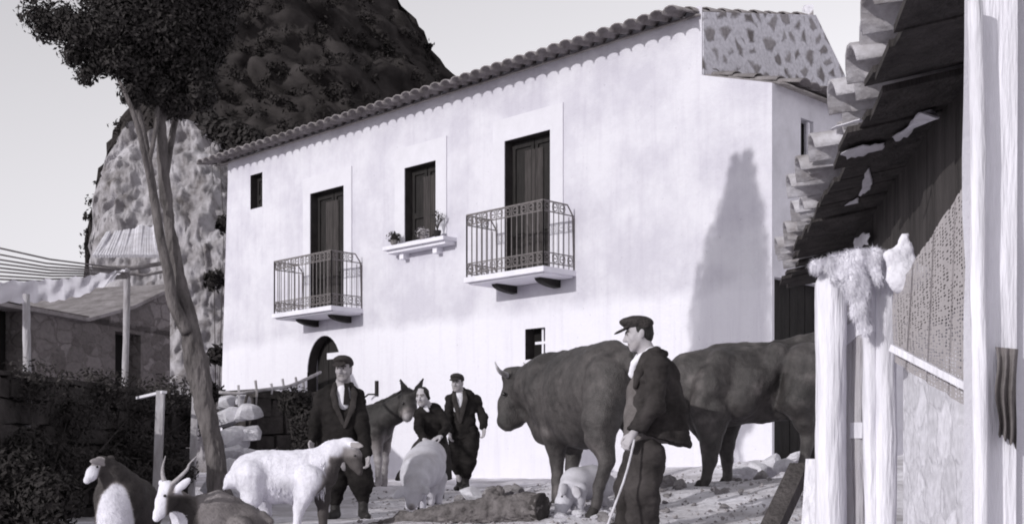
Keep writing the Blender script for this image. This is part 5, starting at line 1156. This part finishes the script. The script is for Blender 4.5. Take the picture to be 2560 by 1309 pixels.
mb = MB(); mb.tube(spline([P(2436,60,2.79)+UP*.05, P(2446,380,2.79), P(2444,700,2.79), P(2450,1000,2.79), PG(2452,2.79)-UP*.1], 5), .017, 10, True, .05); tag(mb.build('pole', WOODP, None, True), 'upright pale pole against the plastered pillar right of the hanging net', 'pole')
pil = thing('pillar', 'broad pale plastered pillar filling the right edge', 'pillar', V(1.4,2.9,G(1.4,2.9)))
pm = whitewash('pillar_plaster', .56, .64, 1.3)
B = Body(); kx = (2408-CX)/F
ring = [V(kx*2.86,2.86,-.2), V(kx*3.2+.02,3.2,-.2), V(2.1,3.25,-.2), V(2.1,2.86,-.2)]
mb = MB(); N1 = 24
for j in range(N1+1):
    z = j/N1*3.0
    mb.v += [list(p+UP*z+(vnoise(np.array([[j*.7, i*3.1, 2.0]]), 3)[0]*.007)*V(1,.6,0)) for i, p in enumerate(ring)]
mb.f += [[j*4+i, (j+1)*4+i, (j+1)*4+(i+1) % 4, j*4+(i+1) % 4] for j in range(N1) for i in range(4)]+[[N1*4+3, N1*4+2, N1*4+1, N1*4]]
mb.build('shaft', pm, pil)
mb = MB(); mb.prism([V(kx*2.86+.035,2.855,-.2), V(kx*2.86+.035,2.855,2.8), V(kx*2.86+.12,2.855,2.8), V(kx*2.86+.11,2.855,-.2)], V(0,-.02,0)); mb.build('edge_board', WOODP, pil)
mb = MB(); K = 16; L_ = 26; g = random.Random(6); rv = []
for i in range(K+1):
    for j in range(L_+1):
        s_, t_ = i/K, j/L_; xl, xr = 2488+6*t_+4*math.sin(t_*9), 2546-3*math.sin(t_*5)-8*t_; yb = 1085+26*s_+7*math.sin(s_*21)
        rv.append(P(xl+(xr-xl)*s_, 866+6*s_+(yb-866)*t_, 2.822-.018*(1+math.sin(s_*17+t_*2))*(.3+.7*t_)))
mb.add(rv, [(i*(L_+1)+j, (i+1)*(L_+1)+j, (i+1)*(L_+1)+j+1, i*(L_+1)+j+1) for i in range(K) for j in range(L_)])
tag(mb.build('dark_rag', mat('rag_cloth', .14, .35, 9, .95, .3, 60), None, True), 'dark rag hanging on the plastered pillar at the far right', 'rag')
mb = MB(); mb.beam(P(2000,1170,4.6), P(1925,1330,4.3), .07, .05); tag(mb.build('timber', mat('dark_timber', .07, .4, 6, .9, .6, stretch=(2,2,.3))), 'dark timber leaning at the foot of the gate', 'timber')
mb = MB(); mb.beam(P(2034,1150,4.3), P(2022,1340,4.2), .05, .03); tag(mb.build('timber', WOODP), 'pale plank standing between the dark timber and the gate post', 'plank')
# flower pots on the window sill
for x, d_, pr, ph, pl, lab in ((1000,.2,.09,.13,'bushy','flower pot with drooping plant at the left end of the window sill'), (1066,.14,.08,.12,'round','flower pot with round pale plant in the middle of the window sill'), (1106,.18,.08,.16,'spiky','flower pot with thin upright twigs at the right end of the window sill')):
    c = W(U(x)+.06, SILLZ, d_); o = thing('flower_pot', lab, 'plant pot', c, None)
    B = Body(); B.c(c+UP*pr, pr*.8, c+UP*ph, pr, .02); B.cut(c, -UP); B.cut(c+UP*ph, UP); B.build('pot', TILE if pl != 'spiky' else DARKWOOD, o, .014)
    if pl == 'spiky':
        mb = MB()
        for k in range(9): a = k*.7; mb.tube([c+UP*ph, c+UP*(ph+.15)+V(math.cos(a)*.05,math.sin(a)*.05,0), c+UP*(ph+.22+.1*random.random())+V(math.cos(a)*.13,math.sin(a)*.13,0)], .008, 5)
        mb.build('stem', DPOLE, o); v, f = leaves([(c+UP*(ph+.26), V(.15,.15,.12), 1)], 60, .025, 3)
    else: v, f = leaves([(c+UP*(ph+.05), V(.14,.12,.11), 1)], 240, .03, 5)
    mesh_obj('foliage', v, f, MIDLEAF if pl != 'round' else mat('pale_leaves', .35, .3, 9, .8, 0), o, False)
